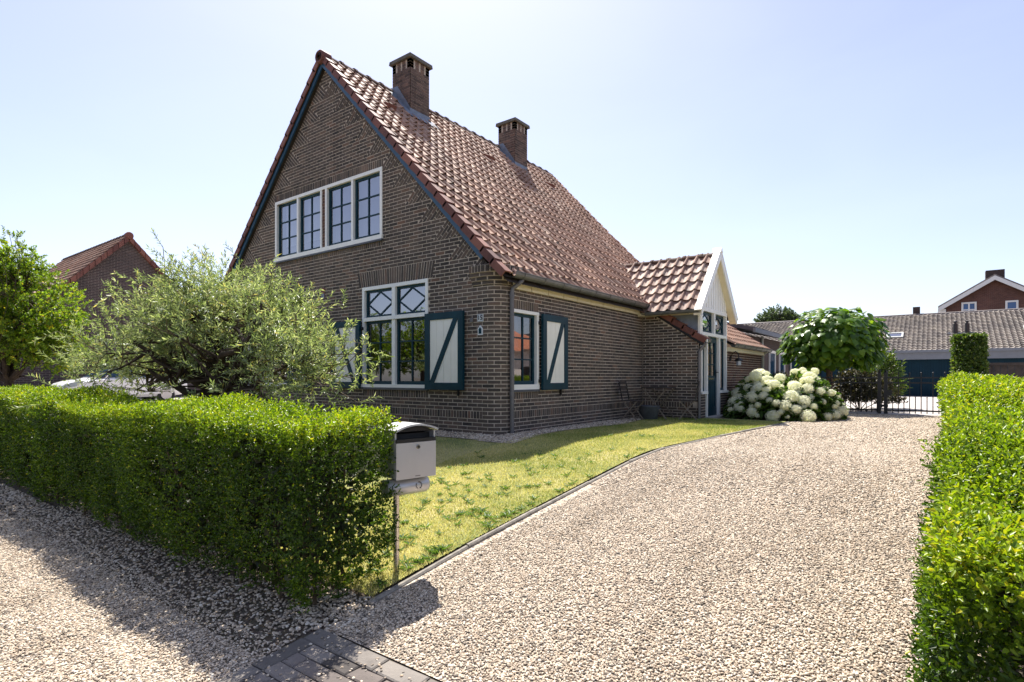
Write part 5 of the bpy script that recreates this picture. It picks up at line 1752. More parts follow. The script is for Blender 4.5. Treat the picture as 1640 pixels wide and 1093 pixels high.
def catalpa(base, cen, rad, seed, label, n_single, n_back):
    rng = np.random.default_rng(seed)
    root = empty('catalpa_tree', base, label, 'tree')
    m = MB(); top = Vector((base[0], base[1], cen[2] - rad[2] * .25))
    m.tube([(base[0], base[1], base[2] - .1), (base[0] + .02, base[1], base[2] + .7), tuple(top)], [.09, .078, .075], 10, caps=False)
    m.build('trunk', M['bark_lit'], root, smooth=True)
    b = MB()
    for k in range(16):
        a = rng.uniform(0, 6.28); e = Vector((cen[0] + math.cos(a) * rad[0] * .6, cen[1] + math.sin(a) * rad[1] * .6, cen[2] + rng.uniform(-.3, .6) * rad[2]))
        limb(b, top, e, .035, .012, rng, .1, 5, 5)
    b.build('limbs', M['bark'], root, kind='stuff')
    LV = [heart_leaf('leaf', M['catalpa'], t, 1.0) for t in (.05, .25, .45, .65, .85, 1.0)]
    views = []
    N_ = n_single + n_back
    for k in range(N_):
        u = unit(rng.normal(size=(1, 3)))[0]
        inner = k >= n_single
        r = rng.uniform(.45, .97) if inner else rng.uniform(.90, 1.03)
        if not inner:
            # the side turned to the drive carries the leaves one sees
            for _ in range(6):
                if u[1] * .8 - u[0] * .6 < .35 and u[2] > -.55: break
                u = unit(rng.normal(size=(1, 3)))[0]
        bumpy = 1 + .045 * math.sin(5 * u[0] + 3 * u[2]) + .035 * math.sin(9 * u[1] + 4 * u[0])
        if u[2] < -.75: u[2] = -.75
        p = np.array(cen) + u * r * bumpy * np.array(rad)
        # blades hang: axis points out and down, face outward/up
        ax = unit(np.array([[u[0] * .55 + rng.normal() * .25, u[1] * .55 + rng.normal() * .25, -.62 + max(0, u[2]) * .6 + rng.normal() * .15]]))[0]
        nrm = unit(np.array([[u[0] + rng.normal() * .25, u[1] + rng.normal() * .25, .55 + u[2] * .8 + rng.normal() * .2]]))[0]
        s = np.cross(ax, nrm); s /= np.linalg.norm(s); nrm = np.cross(s, ax)
        sc = rng.uniform(.13, .215)
        Mx = Matrix(((s[0] * sc, ax[0] * sc, nrm[0] * sc, p[0]), (s[1] * sc, ax[1] * sc, nrm[1] * sc, p[1]), (s[2] * sc, ax[2] * sc, nrm[2] * sc, p[2]), (0, 0, 0, 1)))
        views.append((Mx, LV[rng.integers(6)], inner))
    back = MB()
    for Mx, me, inner in views:
        if inner:
            off = len(back.v)
            back.v += [tuple(Mx @ v.co) for v in me.vertices]; back.t += [float(rng.uniform())] * len(me.vertices)
            back.f += [tuple(off + i for i in p.vertices) for p in me.polygons]
        else:
            o = bpy.data.objects.new('leaf', me); COL.objects.link(o); o.parent = root
            o.matrix_local = Matrix.Translation(-ORG[root]) @ Mx; ORG[o] = Mx.translation
    if back.v: back.build('foliage', M['catalpa'], root, smooth=True, kind='stuff')
    return root
catalpa((-2.35, 17.6, 0), (-2.25, 17.6, 1.93), (1.30, 1.25, .92), 41, 'round headed tree with big heart shaped leaves behind the hydrangea', 300, 2200)

# ------------------------------------------------------------------ hydrangea
rng = np.random.default_rng(51)
hyd = empty('hydrangea_bush', (-2.75, 14.5, 0), 'broad hydrangea bush covered in round creamy white flower heads', 'shrub')
def hyd_h(x, y):
    """height of the bush over its footprint."""
    a = ((x + 3.25) / 1.0) ** 2 + ((y - 14.75) / .95) ** 2
    b = ((x + 2.62) / .98) ** 2 + ((y - 14.5) / 1.1) ** 2
    c = ((x + 2.9) / 1.05) ** 2 + ((y - 13.9) / .8) ** 2
    h = np.maximum(np.maximum(1.00 * np.sqrt(np.clip(1 - a, 0, 1)), 1.03 * np.sqrt(np.clip(1 - b, 0, 1))), .80 * np.sqrt(np.clip(1 - c, 0, 1)))
    return h * .88 * (1 + .13 * np.sin(x * 5.1 + y * 2.2) + .10 * np.sin(y * 6.3 - x * 3.7))
def floret_head(seed):
    r = np.random.default_rng(seed)
    import bmesh
    bm = bmesh.new(); bmesh.ops.create_icosphere(bm, subdivisions=2, radius=.80)
    V = [tuple(v.co * (1 + .05 * math.sin(7 * v.co.x + 5 * v.co.y) + .04 * math.sin(9 * v.co.z))) for v in bm.verts]; F = [tuple(v.index for v in f.verts) for f in bm.faces]
    bm.free()
    T = [.25] * len(V)
    n = 170
    for k in range(n):
        zc = 1 - 2 * (k + .5) / n; a = k * 2.39996; rr_ = math.sqrt(1 - zc * zc)
        u = Vector((rr_ * math.cos(a), rr_ * math.sin(a), zc)); u = (u + Vector(r.normal(size=3)) * .05).normalized()
        s = u.orthogonal().normalized(); s = (Matrix.Rotation(r.uniform(0, 6.28), 3, u) @ s); t = u.cross(s)
        c = u * (.93 + r.uniform(-.08, .11)); q = .19
        b = len(V); tt = float(np.clip(r.normal(.6, .25), 0, 1))
        for dx, dy, dz in ((q, 0, .02), (q * .35, q * .35, -.03), (0, q, .02), (-q * .35, q * .35, -.03), (-q, 0, .02), (-q * .35, -q * .35, -.03), (0, -q, .02), (q * .35, -q * .35, -.03)):
            V.append(tuple(c + s * dx + t * dy + u * dz)); T.append(tt)
        V.append(tuple(c - u * .03)); T.append(tt * .7)
        for k2 in range(8): F.append((b + k2, b + (k2 + 1) % 8, b + 8))
    me = bpy.data.meshes.new('flower_head'); me.from_pydata(V, [], F)
    at = me.attributes.new('tint', 'FLOAT', 'POINT'); at.data.foreach_set('value', np.array(T, dtype=np.float32))
    me.materials.append(M['hyd_flower']); me.update()
    return me
HV = [floret_head(60 + k) for k in range(4)]
placed = []
tries = 0
while len(placed) < 128 and tries < 20000:
    tries += 1
    x = rng.uniform(-4.2, -1.2); y = rng.uniform(13.0, 15.8)
    h = float(hyd_h(np.array([x]), np.array([y]))[0])
    if h < .15: continue
    front = rng.uniform() < .45
    z = h * (rng.uniform(.12, .85) if front else rng.uniform(.97, 1.12))
    if front:
        # on the outer skirt only: step outward until the height equals z
        c = np.array([-2.75, 14.5]); d = np.array([x, y]) - c; d /= (np.linalg.norm(d) + 1e-6)
        if d[1] * .8 - d[0] * .6 > .25: continue
        t = 0
        q = c.copy()
        while float(hyd_h(q[:1], q[1:])[0]) > z and t < 2.2:
            t += .05; q = c + d * t
        x, y = q
    r_ = rng.choice([.06, .085, .11, .13, .15, .165]) * rng.uniform(.9, 1.1)
    if z < .1: z = .1
    if any((x - a) ** 2 + (y - b) ** 2 + (z - c_) ** 2 < (.66 * (r_ + e)) ** 2 for a, b, c_, e in placed): continue
    # bare shaded flank towards the door
    if x < -3.3 and z < .45 and rng.uniform() < .75: continue
    placed.append((x, y, z, r_))
for x, y, z, r_ in placed:
    o = link('flower_head', HV[rng.integers(4)], hyd, (x, y, z))
    o.scale = (r_, r_, r_ * rng.uniform(.78, .95)); o.rotation_euler = (rng.uniform(-.4, .4), rng.uniform(-.4, .4), rng.uniform(0, 6.28))
n = 6000
x = rng.uniform(-4.25, -1.2, n); y = rng.uniform(13.0, 15.8, n); h = hyd_h(x, y); k = h > .1
x, y, h = x[k], y[k], h[k]; n = len(x)
z = h * rng.uniform(0, 1.08, n) ** .5
P = np.stack([x, y, z], 1); c = np.array([-2.75, 14.5, .2])
D = unit(P - c) + rng.normal(size=(n, 3)) * .45 + np.array([0, 0, -.15])
org = np.array(tuple(ORG[hyd]))
link('foliage', leaf_mesh('foliage', P - org, D, np.array([[0, 0, 1.]]) + rng.normal(size=(n, 3)) * .4, rng.uniform(.10, .18, n), rng.uniform(.07, .12, n), rng.uniform(0, 1, n), M['hyd_leaf'], droop=.25), hyd, org, 'stuff')
m = MB()
for x, y, z, r_ in placed:
    bx, by = -2.75 + (x + 2.75) * .45, 14.5 + (y - 14.5) * .45
    m.tube([(bx, by, 0), ((bx + x) / 2, (by + y) / 2, z * .65), (x, y, z - r_ * .3)], [.008, .006, .005], 4, caps=False)
m.build('stems', M['twig'], hyd, kind='stuff')

# ------------------------------------------------------------------ shrubs behind the fence
def shrub(name, c, r, n, L, W, mat, label, seed, stiff=.3, nl=8):
    rng = np.random.default_rng(seed)
    root = empty(name, (c[0], c[1], 0), label, 'shrub')
    u = unit(rng.normal(size=(n, 3))); u[:, 2] = np.abs(u[:, 2])
    P = np.array([c[0], c[1], c[2] * .25]) + u * np.array(r) * (rng.uniform(0, 1, (n, 1)) ** .4)
    D = u + np.array([0, 0, stiff]) + rng.normal(size=(n, 3)) * .35
    p, d, nn2, l, w = shoots(P, D, nl, rng.uniform(.5, 1.2, n) * L * 2, L, W, rng)
    org = np.array([c[0], c[1], 0.])
    link('foliage', leaf_mesh('foliage', p - org, d, nn2, l, w, np.clip(rng.normal(.5, .25, len(p)), 0, 1), M[mat], fine=False), root, org, 'stuff')
    m = MB()
    for k in range(9):
        e = P[rng.integers(n)]; m.tube([(c[0], c[1], -.02), tuple((np.array([c[0], c[1], 0]) + e) / 2 + rng.normal(size=3) * .05), tuple(e)], [.014, .01, .005], 5, caps=False)
    m.build('stems', M['bark'], root, kind='stuff')
shrub('garden_shrub', (-1.75, 18.9, .9), (1.0, .8, .85), 700, .085, .05, 'redleaf', 'reddish dark leaved shrub behind the iron fence', 71)
shrub('garden_shrub', (-3.9, 19.3, .9), (1.1, .8, .8), 600, .085, .05, 'redleaf', 'dark shrub in the shade under the round headed tree', 73)
shrub('garden_shrub', (-1.35, 20.4, 1.3), (.55, .55, 1.35), 260, .16, .045, 'beech', 'upright bright green shrub beside the garage wall', 75, 1.2)

# ------------------------------------------------------------------ grass and weeds
M['grass'] = leaf_mat('grass', [(0, (.15, .24, .05)), (.35, (.38, .41, .13)), (.65, (.66, .60, .29)), (1, (.80, .72, .44))], .45, .6, (1.1, 1.1, .6), .25)
rng = np.random.default_rng(81)
def blades(n, x0, x1, y0, y1, seed, hmul=1.0):
    r = np.random.default_rng(seed)
    y = y0 + (y1 - y0) * r.uniform(0, 1, n) ** 1.35
    xr = np.array([kerb_x(v) for v in y]) - .045
    x = x0 + (np.minimum(xr, x1) - x0) * r.uniform(0, 1, n)
    z = np.interp(y, GZ_Y, GZ_Z) + .008
    f = .5 + .25 * np.sin(x * 2.3 + y * 1.1) + .25 * np.sin(y * 2.9 - x * 1.7) + .2 * np.sin(x * 7 + 1) * np.sin(y * 6)
    dry = np.clip(.58 + .42 * (f - .5) + r.normal(0, .22, n) - .045 * np.clip(y - 6, 0, 6), 0, 1)
    hgt = r.uniform(.012, .032, n) * hmul
    a = r.uniform(0, 6.28, n); lean = r.uniform(.1, .9, n)
    D = np.stack([np.cos(a) * lean, np.sin(a) * lean, np.ones(n)], 1)
    return np.stack([x, y, z], 1), D, hgt, dry
P, D, H, T = blades(110000, -5.1, 9, 2.36, 12.6, 82)
P2_, D2_, H2_, T2_ = blades(26000, -11.5, -5.1, 2.6, 6.62, 83)
P = np.concatenate([P, P2_]); D = np.concatenate([D, D2_]); H = np.concatenate([H, H2_]); T = np.concatenate([T, T2_])
me = leaf_mesh('grass', P, D, rng.normal(size=P.shape), H * 1.25, np.full(len(P), .0055), T, M['grass'], fine=False, fold=.1)
o = link('grass', me); tag(o, 'short dry yellow grass of the front lawn', 'grass', kind='stuff')
# dandelion-like weeds in patches
P, D, N2, L2, W2, T2 = [], [], [], [], [], []
spots = []
for cx_, cy_, k, s_ in ((-3.25, 2.75, 16, .25), (-3.5, 3.1, 14, .3), (-3.35, 3.7, 18, .3), (-3.9, 3.5, 12, .3), (-3.6, 4.4, 20, .35), (-4.2, 4.4, 16, .35), (-3.25, 4.9, 10, .22), (-4.3, 5.3, 12, .4), (-3.8, 5.6, 10, .4), (-3.4, 6.4, 6, .3), (-3.3, 8.2, 6, .4), (-3.05, 3.0, 8, .12), (-3.1, 4.0, 8, .12)):
    for _ in range(k): spots.append((cx_ + rng.normal() * s_, cy_ + rng.normal() * s_))
for (x, y) in spots:
    if x > kerb_x(y) - .08: x = kerb_x(y) - .12
    nl_ = rng.integers(6, 11)
    for q in range(nl_):
        a = q * 6.28 / nl_ + rng.uniform(-.3, .3)
        P.append((x, y, gz(y) + .014)); D.append((math.cos(a), math.sin(a), rng.uniform(.25, .9))); N2.append((-math.cos(a) * .4, -math.sin(a) * .4, 1)); L2.append(rng.uniform(.035, .085)); W2.append(rng.uniform(.012, .022)); T2.append(rng.uniform(.2, .95))
M['weed'] = leaf_mat('weed', [(0, (.05, .11, .025)), (1, (.15, .24, .06))], .35, .45)
o = link('weeds', leaf_mesh('weeds', np.array(P), np.array(D), np.array(N2), np.array(L2), np.array(W2), np.array(T2), M['weed']))
tag(o, 'green dandelion like weeds scattered through the dry lawn', 'weeds', kind='stuff')
# dry leaves and litter under the hedge foot
n = 900
P = np.stack([rng.uniform(-7, -2.9, n), rng.uniform(1.75, 2.35, n), np.zeros(n)], 1); P[:, 2] = np.interp(P[:, 1], GZ_Y, GZ_Z) + .012
M['litter'] = leaf_mat('litter', [(0, (.08, .05, .03)), (1, (.25, .18, .10))], .2, .7)
o = link('leaf_litter', leaf_mesh('leaf_litter', P, np.stack([rng.normal(size=n), rng.normal(size=n), np.abs(rng.normal(size=n)) * .25], 1), np.array([[0, 0, 1.]]) + rng.normal(size=(n, 3)) * .3, rng.uniform(.015, .035, n), rng.uniform(.008, .016, n), rng.uniform(size=n), M['litter'], fine=False))
tag(o, 'small dry leaves lying at the foot of the hedge', 'leaf litter', kind='stuff')

n = 520
P = np.stack([rng.uniform(-2.85, .1, n), 2.1 + 13 * rng.uniform(0, 1, n) ** 1.5, np.zeros(n)], 1); P[:, 2] = np.interp(P[:, 1], GZ_Y, GZ_Z) + .014
P[:, 0] = np.where(rng.uniform(size=n) < .45, .12 - rng.exponential(.25, n), P[:, 0])
o = link('fallen_leaves', leaf_mesh('fallen_leaves', P, np.stack([rng.normal(size=n), rng.normal(size=n), np.abs(rng.normal(size=n)) * .3], 1), np.array([[0, 0, 1.]]) + rng.normal(size=(n, 3)) * .4, rng.uniform(.012, .03, n), rng.uniform(.006, .014, n), rng.uniform(size=n), M['litter'], fine=False))
tag(o, 'few dry leaves strewn over the gravel driveway', 'fallen leaves', kind='stuff')

# ------------------------------------------------------------------ mailbox
mbx = empty('mailbox', (-3.06, 2.70, gz(2.70)), 'silver grey letterbox with arched lid and newspaper tube on a steel post', 'mailbox')
DX = Vector((.206, .978, 0)).normalized()        # along the front
DN = Vector((.978, -.206, 0)).normalized()       # front faces the drive
MC = Vector((-3.06, 2.70, 0)) + DX * .105
def MBF(s, z, h): return tuple(MC + DX * s + DN * h + Vector((0, 0, z)))
bz0, bz1 = .235, .500            # front door panel
m = MB(); m.tube([(-3.06, 2.70, gz(2.70) - .05), (-3.06, 2.70, .20)], .022, 14); m.build('post', M['steel'], mbx, smooth=False)
hw = .165
m = MB()
arch = []
for k in range(13):
    t = -1 + 2 * k / 12
    arch.append((t * hw, .572 + .040 * (1 - t * t)))
# body: sides, back and floor behind the door panel
m.fpoly(MBF, [(-hw, bz0 + .005), (hw, bz0 + .005), (hw, .505), (-hw, .505)], -.13, .085)
m.fbox(MBF, -hw, -hw + .012, .505, .562, -.13, .085); m.fbox(MBF, hw - .012, hw, .505, .562, -.13, .085); m.fbox(MBF, -hw + .012, hw - .012, .505, .60, -.13, -.10)
m.build('body', M['silver'], mbx)
m = MB(); m.fbox(MBF, -hw + .002, hw - .004, bz0, bz1 - .012, .086, .102); DP = m.build('door_panel', M['silver'], mbx)
m = MB(); c = Vector(MBF(.01, bz1 - .045, .10)); m.tube([c, c + DN * .010], [.016, .015], 16); m.build('lock', M['steel'], DP)
m = MB(); c = Vector(MBF(.01, bz1 - .045, .1105)); m.tube([c, c + DN * .002], [.009, .009], 12); m.build('keyhole', M['black'], DP)
m = MB(); m.fbox(MBF, -.012, .030, bz0 + .012, bz0 + .018, .102, .1028); m.build('maker_mark', M['pipe'], DP)
m = MB(); m.fbox(MBF, -hw + .004, hw - .004, bz1 - .010, bz1 + .014, .06, .100); m.build('slot_lip', M['black'], mbx)
m = MB(); m.fbox(MBF, -hw + .012, hw - .012, .507, .545, -.09, .03); m.build('slot_flap', M['rubber'], mbx)
m = MB()
# arched lid, overhanging the slot
n = len(arch)
for h in (-.14, .118):
    for s, z in arch: m.v.append(MBF(s * 1.06, z + .006, h)); m.t.append(.5)
    for s, z in arch: m.v.append(MBF(s * 1.03, z - .006, h)); m.t.append(.5)
for k in range(n - 1):
    m.f += [(k, k + 1, 2 * n + k + 1, 2 * n + k), (n + k, 3 * n + k, 3 * n + k + 1, n + k + 1), (2 * n + k, 2 * n + k + 1, 3 * n + k + 1, 3 * n + k), (k, n + k, n + k + 1, k + 1)]
m.f += [(0, 2 * n, 3 * n, n), (n - 1, 2 * n - 1, 4 * n - 1, 3 * n - 1)]
m.build('lid', M['silver'], mbx)
m = MB(); m.fpoly(MBF, [(-hw * .97, .562)] + [(s * .97, z - .010) for s, z in arch] + [(hw * .97, .562)], .050, .060); m.build('slot_hood', M['rubber'], mbx)
m = MB(); a = Vector(MBF(-hw - .03, .165, -.01)); b = Vector(MBF(hw - .035, .165, -.01))
m.tube([a, b, b + DX * .02], [.062, .062, .052], 20); TB = m.build('newspaper_tube', M['silver'], mbx, smooth=False)
for p in TB.data.polygons: p.use_smooth = len(p.vertices) == 4
m = MB(); c = Vector(MBF(.05, .170, .0505))
for k in range(10):
    if k in (3, 7): continue
    a0 = k * .628; a1 = a0 + .5
    m.bar(c + DX * (.024 * math.cos(a0)) + Vector((0, 0, .024 * math.sin(a0))), c + DX * (.024 * math.cos(a1)) + Vector((0, 0, .024 * math.sin(a1))), .006, .009, up=DN)
m.build('ring_emblem', M['pipe'], TB)

# ------------------------------------------------------------------ iron fence and gate
def iron_panel(root, x0, x1, y, name_post=None, z0=.10, z1=.93, step=.115):
    m = MB()
    for zc in (z0, z1, z1 - .13): m.box(x0, x1, y - .015, y + .015, zc - .018, zc + .018)
    m.build('rail', M['iron'], root)
    n = max(2, int((x1 - x0) / step)); k = 0
    for i in range(n + 1):
        x = x0 + (x1 - x0) * i / n
        m = MB(); tall = i % 2 == 0
        zt = z1 + (.10 if tall else -.13)
        if not tall: zt = z0 + .33
        m.tube([(x, y, z0 - .07), (x, y, zt)], .011, 6)
        if tall: m.lathe((x, y, zt), [(.006, 0), (.018, .012), (.02, .022), (.01, .036), (.002, .042)], 8)
        else: m.lathe((x, y, zt), [(.006, 0), (.014, .008), (.014, .016), (.003, .026)], 8)
        m.build('bar', M['iron'], root)
FY = 17.35
fn = empty('iron_fence', (-3.2, FY, 0), 'black iron bar fence behind the hydrangea bush', 'fence')
iron_panel(fn, -4.4, -1.22, FY)
gt = empty('iron_gate', (-1.0, FY, 0), 'black iron driveway gate with knobbed bars, closed', 'gate')
iron_panel(gt, -1.0, 1.0, FY)
for xq, root in ((-1.17, fn), (-1.03, gt)):
    m = MB(); m.box(xq - .04, xq + .04, FY - .04, FY + .04, -.05, 1.06); m.lathe((xq, FY, 1.06), [(.04, 0), (.045, .01), (.02, .02), (.028, .045), (.004, .07)], 8); m.build('post', M['iron'], root)
m = MB(); m.box(-.99, -.90, FY - .045, FY - .014, .48, .62); m.build('lock_box', M['iron'], gt)
m = MB(); m.box(-1.16, -.98, FY - .02, FY + .02, .18, .24); m.build('hinge', M['iron'], gt)

# ------------------------------------------------------------------ bistro set and zinc tub
def bistro_table(base, label):
    r = empty('bistro_table', base, label, 'table'); x, y, z = base
    m = MB()
    for k in range(5): m.box(x - .30 + k * .122, x - .30 + k * .122 + .108, y - .27, y + .27, .70, .72)
    m.build('table_top', M['wood_dark'], r)
    for s in (-1, 1):
        for d in (-1, 1):
            m = MB(); m.bar((x - d * .27, y + s * .24, .70), (x + d * .30, y + s * .24 - d * .02, .0), .028, .014, up=(0, 1, 0)); m.build('leg', M['wood_grey'], r)
    m = MB(); m.bar((x + .2, y - .24, .12), (x + .2, y + .24, .12), .02, .012); m.build('stretcher', M['iron'], r)
def bistro_chair(base, ang, label):
    r = empty('bistro_chair', base, label, 'chair'); r.rotation_euler = (0, 0, ang)
    def put(m, name, mat): 
        o = link(name, m.mesh(name, M[mat]), None); o.parent = r; o.location = (0, 0, 0); ORG[o] = Vector(base)
    m = MB()
    for k in range(5): m.box(-.19 + k * .078, -.19 + k * .078 + .066, -.19, .19, .43, .448)
    put(m, 'seat', 'wood_dark')
    for s in (-1, 1):
        m = MB(); m.bar((-.20, s * .18, 0), (.18, s * .18, .43), .022, .010, up=(0, 1, 0)); put(m, 'leg', 'wood_grey')
        m = MB(); m.bar((.20, s * .165, 0), (-.16, s * .165, .46), .022, .010, up=(0, 1, 0)); put(m, 'leg', 'wood_grey')
        m = MB(); m.bar((-.16, s * .165, .46), (-.24, s * .165, .86), .02, .010, up=(0, 1, 0)); put(m, 'back_post', 'iron')
    for zc in (.62, .72, .82):
        m = MB(); xx_ = -.16 - (zc - .46) * .2; m.box(xx_ - .008, xx_ + .006, -.18, .18, zc - .03, zc + .03); put(m, 'back_slat', 'wood_dark')
    return r
bistro_table((-4.98, 12.10, 0), 'folding slatted bistro table standing in the corner by the lean-to wall')
bistro_chair((-5.22, 11.25, 0), R(0), 'folding bistro chair against the side wall, nearer the shuttered window')
bistro_chair((-4.36, 12.22, 0), R(200), 'folding bistro chair standing beside the porch')
tb = empty('zinc_tub', (-5.08, 11.80, 0), 'grey zinc tub lying on its side under the bistro table', 'tub')
m = MB(); q = []
m.lathe((-5.08, 11.80, .0), [(.16, .005), (.185, .02), (.225, .30), (.235, .31), (.228, .315), (.212, .30), (.17, .03)], 20); m.build('tub_wall', M['zinc_tub'], tb, smooth=True)
for s in (-1, 1):
    m = MB(); m.tube([(-5.08 + s * .215, 11.74, .24), (-5.08 + s * .26, 11.76, .26), (-5.08 + s * .26, 11.84, .26), (-5.08 + s * .215, 11.86, .24)], .007, 5); m.build('handle', M['zinc_tub'], tb)
tb['label'] = 'grey zinc tub standing under the bistro table'

# ------------------------------------------------------------------ annexe beyond the lean-to
ax = empty('annexe', (-6, 22, 0), 'low dark brick annexe with grey sloped roof behind the porch', 'building')
m = MB(); m.box(-9.5, -5.0, 19.0, 26.5, -.2, 2.36); m.build('wall', M['brown_brick'], ax)
m = MB(); m.hexa([(-4.55, 18.75, 2.40), (-4.55, 26.7, 2.40), (-9.6, 26.7, 3.60), (-9.6, 18.75, 3.60), (-4.55, 18.75, 2.52), (-4.55, 26.7, 2.52), (-9.6, 26.7, 3.74), (-9.6, 18.75, 3.74)]); RF = m.build('roof', M['bitumen'], ax)
m = MB(); m.box(-4.60, -4.52, 18.72, 26.72, 2.36, 2.50); m.build('fascia', M['greyfascia'], RF)
m = MB(); m.hexa([(-5.2, 18.72, 2.0), (-5.2, 18.98, 2.0), (-9.4, 18.98, 2.0), (-9.4, 18.72, 2.0), (-5.2, 18.72, 2.46), (-5.2, 18.98, 2.46), (-9.4, 18.98, 3.5), (-9.4, 18.72, 3.5)]); m.build('gable_panel', M['bitumen'], ax)
for (a, b) in ((19.5, 20.1), (22.6, 23.6), (24.3, 25.3)):
    m = MB()
    for y0, y1, z0, z1 in ((a, b, .2, .28), (a, b, 1.85, 1.95), (a, a + .07, .28, 1.85), (b - .07, b, .28, 1.85)): m.box(-5.05, -4.96, y0, y1, z0, z1)
    W_ = m.build('window', M['white'], ax)
    m = MB(); m.add([(-4.985, a + .07, .28), (-4.985, b - .07, .28), (-4.985, b - .07, 1.85), (-4.985, a + .07, 1.85)], [(0, 1, 2, 3)]); m.build('pane', M['carglass'], W_)
for y in (21.4, 26.3):
    m = MB(); m.tube([(-4.95, y, 2.4), (-4.95, y, 0)], .045, 8); m.build('downpipe', M['pipe_light'], ax)

# ------------------------------------------------------------------ garage block behind the gate
ga = empty('garage_block', (0, 34, 0), 'long low garage block with grey tiled roof and dark blue doors', 'garage')
GYF = 34.0; GZ0 = -.06; ze = 2.20; zr = 4.42; run = 5.2
m = MB(); m.box(-26, 26, GYF + .15, GYF + 2 * run - .2, -.3, ze); 
m.box(-2.2, -1.62, GYF, GYF + .15, -.3, ze); m.box(.55, .95, GYF, GYF + .15, -.3, ze)
m.box(-26, -8.2, GYF, GYF + .15, -.3, ze); m.box(5.4, 26, GYF, GYF + .15, -.3, ze)
GW = m.build('wall', M['purple_brick'], ga)
for (a, b) in ((-1.62, .55), (.95, 5.4), (-8.2, -2.2)):
    n = 20; p = (b - a) / n
    m = MB(); m.box(a, b, GYF + .10, GYF + .14, GZ0, 1.86); D_ = m.build('door', M['teal_far'] if 'teal_far' in M else M['teal'], ga)
    for k in range(n):
        q = MB(); q.box(a + p * k + .008, a + p * (k + 1) - .008, GYF + .075, GYF + .10, GZ0, 1.86); q.build('board', M['teal_far'], D_)
m = MB(); m.box(-1.62, 26, GYF - .14, GYF - .02, 1.80, 2.24); m.box(-8.2, -2.2, GYF - .14, GYF - .02, 1.84, 2.24); m.build('fascia', M['greyfascia'], ga)
m = MB(); m.box(-26, 26, GYF - .26, GYF - .14, 2.14, 2.26); m.build('gutter', M['greyfascia'], ga)
m = MB(); m.add([(-26, GYF - .2, ze), (26, GYF - .2, ze), (26, GYF + run, zr - .03), (-26, GYF + run, zr - .03), (26, GYF + 2 * run + .2, ze), (-26, GYF + 2 * run + .2, ze)], [(0, 1, 2, 3), (3, 2, 4, 5)])
GR = m.build('roof', M['far_tile'], ga)
gsl = math.atan2(zr - ze, run + .2); ge2 = Vector((0, math.cos(gsl), math.sin(gsl))); gn = Vector((0, -math.sin(gsl), math.cos(gsl)))
tmx = MB(); lg = math.hypot(zr - ze, run + .2); nrw = int(lg / .24)
kx = -13.0; GT = .24
PR2 = [(0, .02), (.2, .05), (.45, .01), (.75, .0), (1.02, .02)]
for j in range(nrw):
    for i in range(100):
        x = kx + i * .20
        O = Vector((x, GYF - .22, ze + .01)) + ge2 * (j * .24)
        pts = [O + Vector((a * .20, 0, 0)) + gn * (h * .8 + .05 - .016) for a, h in PR2] + [O + Vector((a * .20, 0, 0)) + gn * (h * .8 + .05) for a, h in PR2] + [O + Vector((a * .20, 0, 0)) + ge2 * .27 + gn * h * .8 for a, h in PR2]
        f = []
        for r_ in range(2):
            for q in range(4): f.append((r_ * 5 + q, r_ * 5 + q + 1, (r_ + 1) * 5 + q + 1, (r_ + 1) * 5 + q))
        tmx.add(pts, f, random.random())
tmx.build('tiles', M['far_tile'], GR, kind='stuff')
m = MB(); m.tube([(-26, GYF + run, zr), (26, GYF + run, zr)], .10, 8); m.build('ridge', M['far_tile'], GR)
for (x, up, w_, label) in ((-2.1, 1.9, .74, ''), (3.35, 2.2, .74, '')):
    O = Vector((x, GYF - .2, ze)) + ge2 * up + gn * .06
    m = MB()
    for a0, a1, b0, b1 in ((0, w_, 0, .10), (0, w_, .62, .72), (0, .08, .10, .62), (w_ - .08, w_, .10, .62)):
        c = [O + Vector((a, 0, 0)) + ge2 * b + gn * h for h in (0, .07) for (a, b) in ((a0, b0), (a1, b0), (a1, b1), (a0, b1))]
        m.hexa(c)
    S_ = m.build('skylight', M['pipe_light'], GR)
    m = MB(); m.add([O + Vector((a, 0, 0)) + ge2 * b + gn * .05 for a, b in ((.08, .1), (w_ - .08, .1), (w_ - .08, .62), (.08, .62))], [(0, 1, 2, 3)]); m.build('pane', M['glass_up'], S_)
for x in (.78, 1.24):
    O = Vector((x, GYF - .2, ze)) + ge2 * 2.35
    m = MB(); m.tube([O, O + Vector((0, 0, .52))], .10, 8); m.lathe(O + Vector((0, 0, .52)), [(.05, 0), (.05, .08), (.08, .09), (.08, .12), (.02, .15)], 8); m.build('vent_pipe', M['black'], GR)
m = MB(); O = Vector((1.0, GYF - .2, ze)) + ge2 * 2.2; m.add([O + Vector((a, 0, 0)) + ge2 * b + gn * .075 for a, b in ((-.55, 0), (.55, 0), (.5, .25), (-.5, .25))], [(0, 1, 2, 3)]); m.build('flashing', M['black'], GR)
m = MB(); m.box(-1.05, -.72, GYF + run + .1, GYF + run + .5, zr - .3, zr + .50); m.build('chimney', M['brown_brick'], ga)
dfn = empty('wooden_fence', (3.0, 22.5, 0), 'dark wooden board fence behind the driveway hedge', 'fence')
for k in range(24):
    m = MB(); x = 1.25 + k * .16; m.box(x, x + .15, 22.48, 22.52, -.05, 1.30); m.build('board', M['wood_dark'], dfn)
m = MB(); m.box(1.20, 5.2, 22.43, 22.57, 1.30, 1.38); m.build('cap_rail', M['wood_dark'], dfn)
for k in range(4):
    m = MB(); x = 1.28 + k * 1.2; m.box(x - .05, x + .05, 22.38, 22.47, -.05, 1.29); m.build('post', M['wood_dark'], dfn)

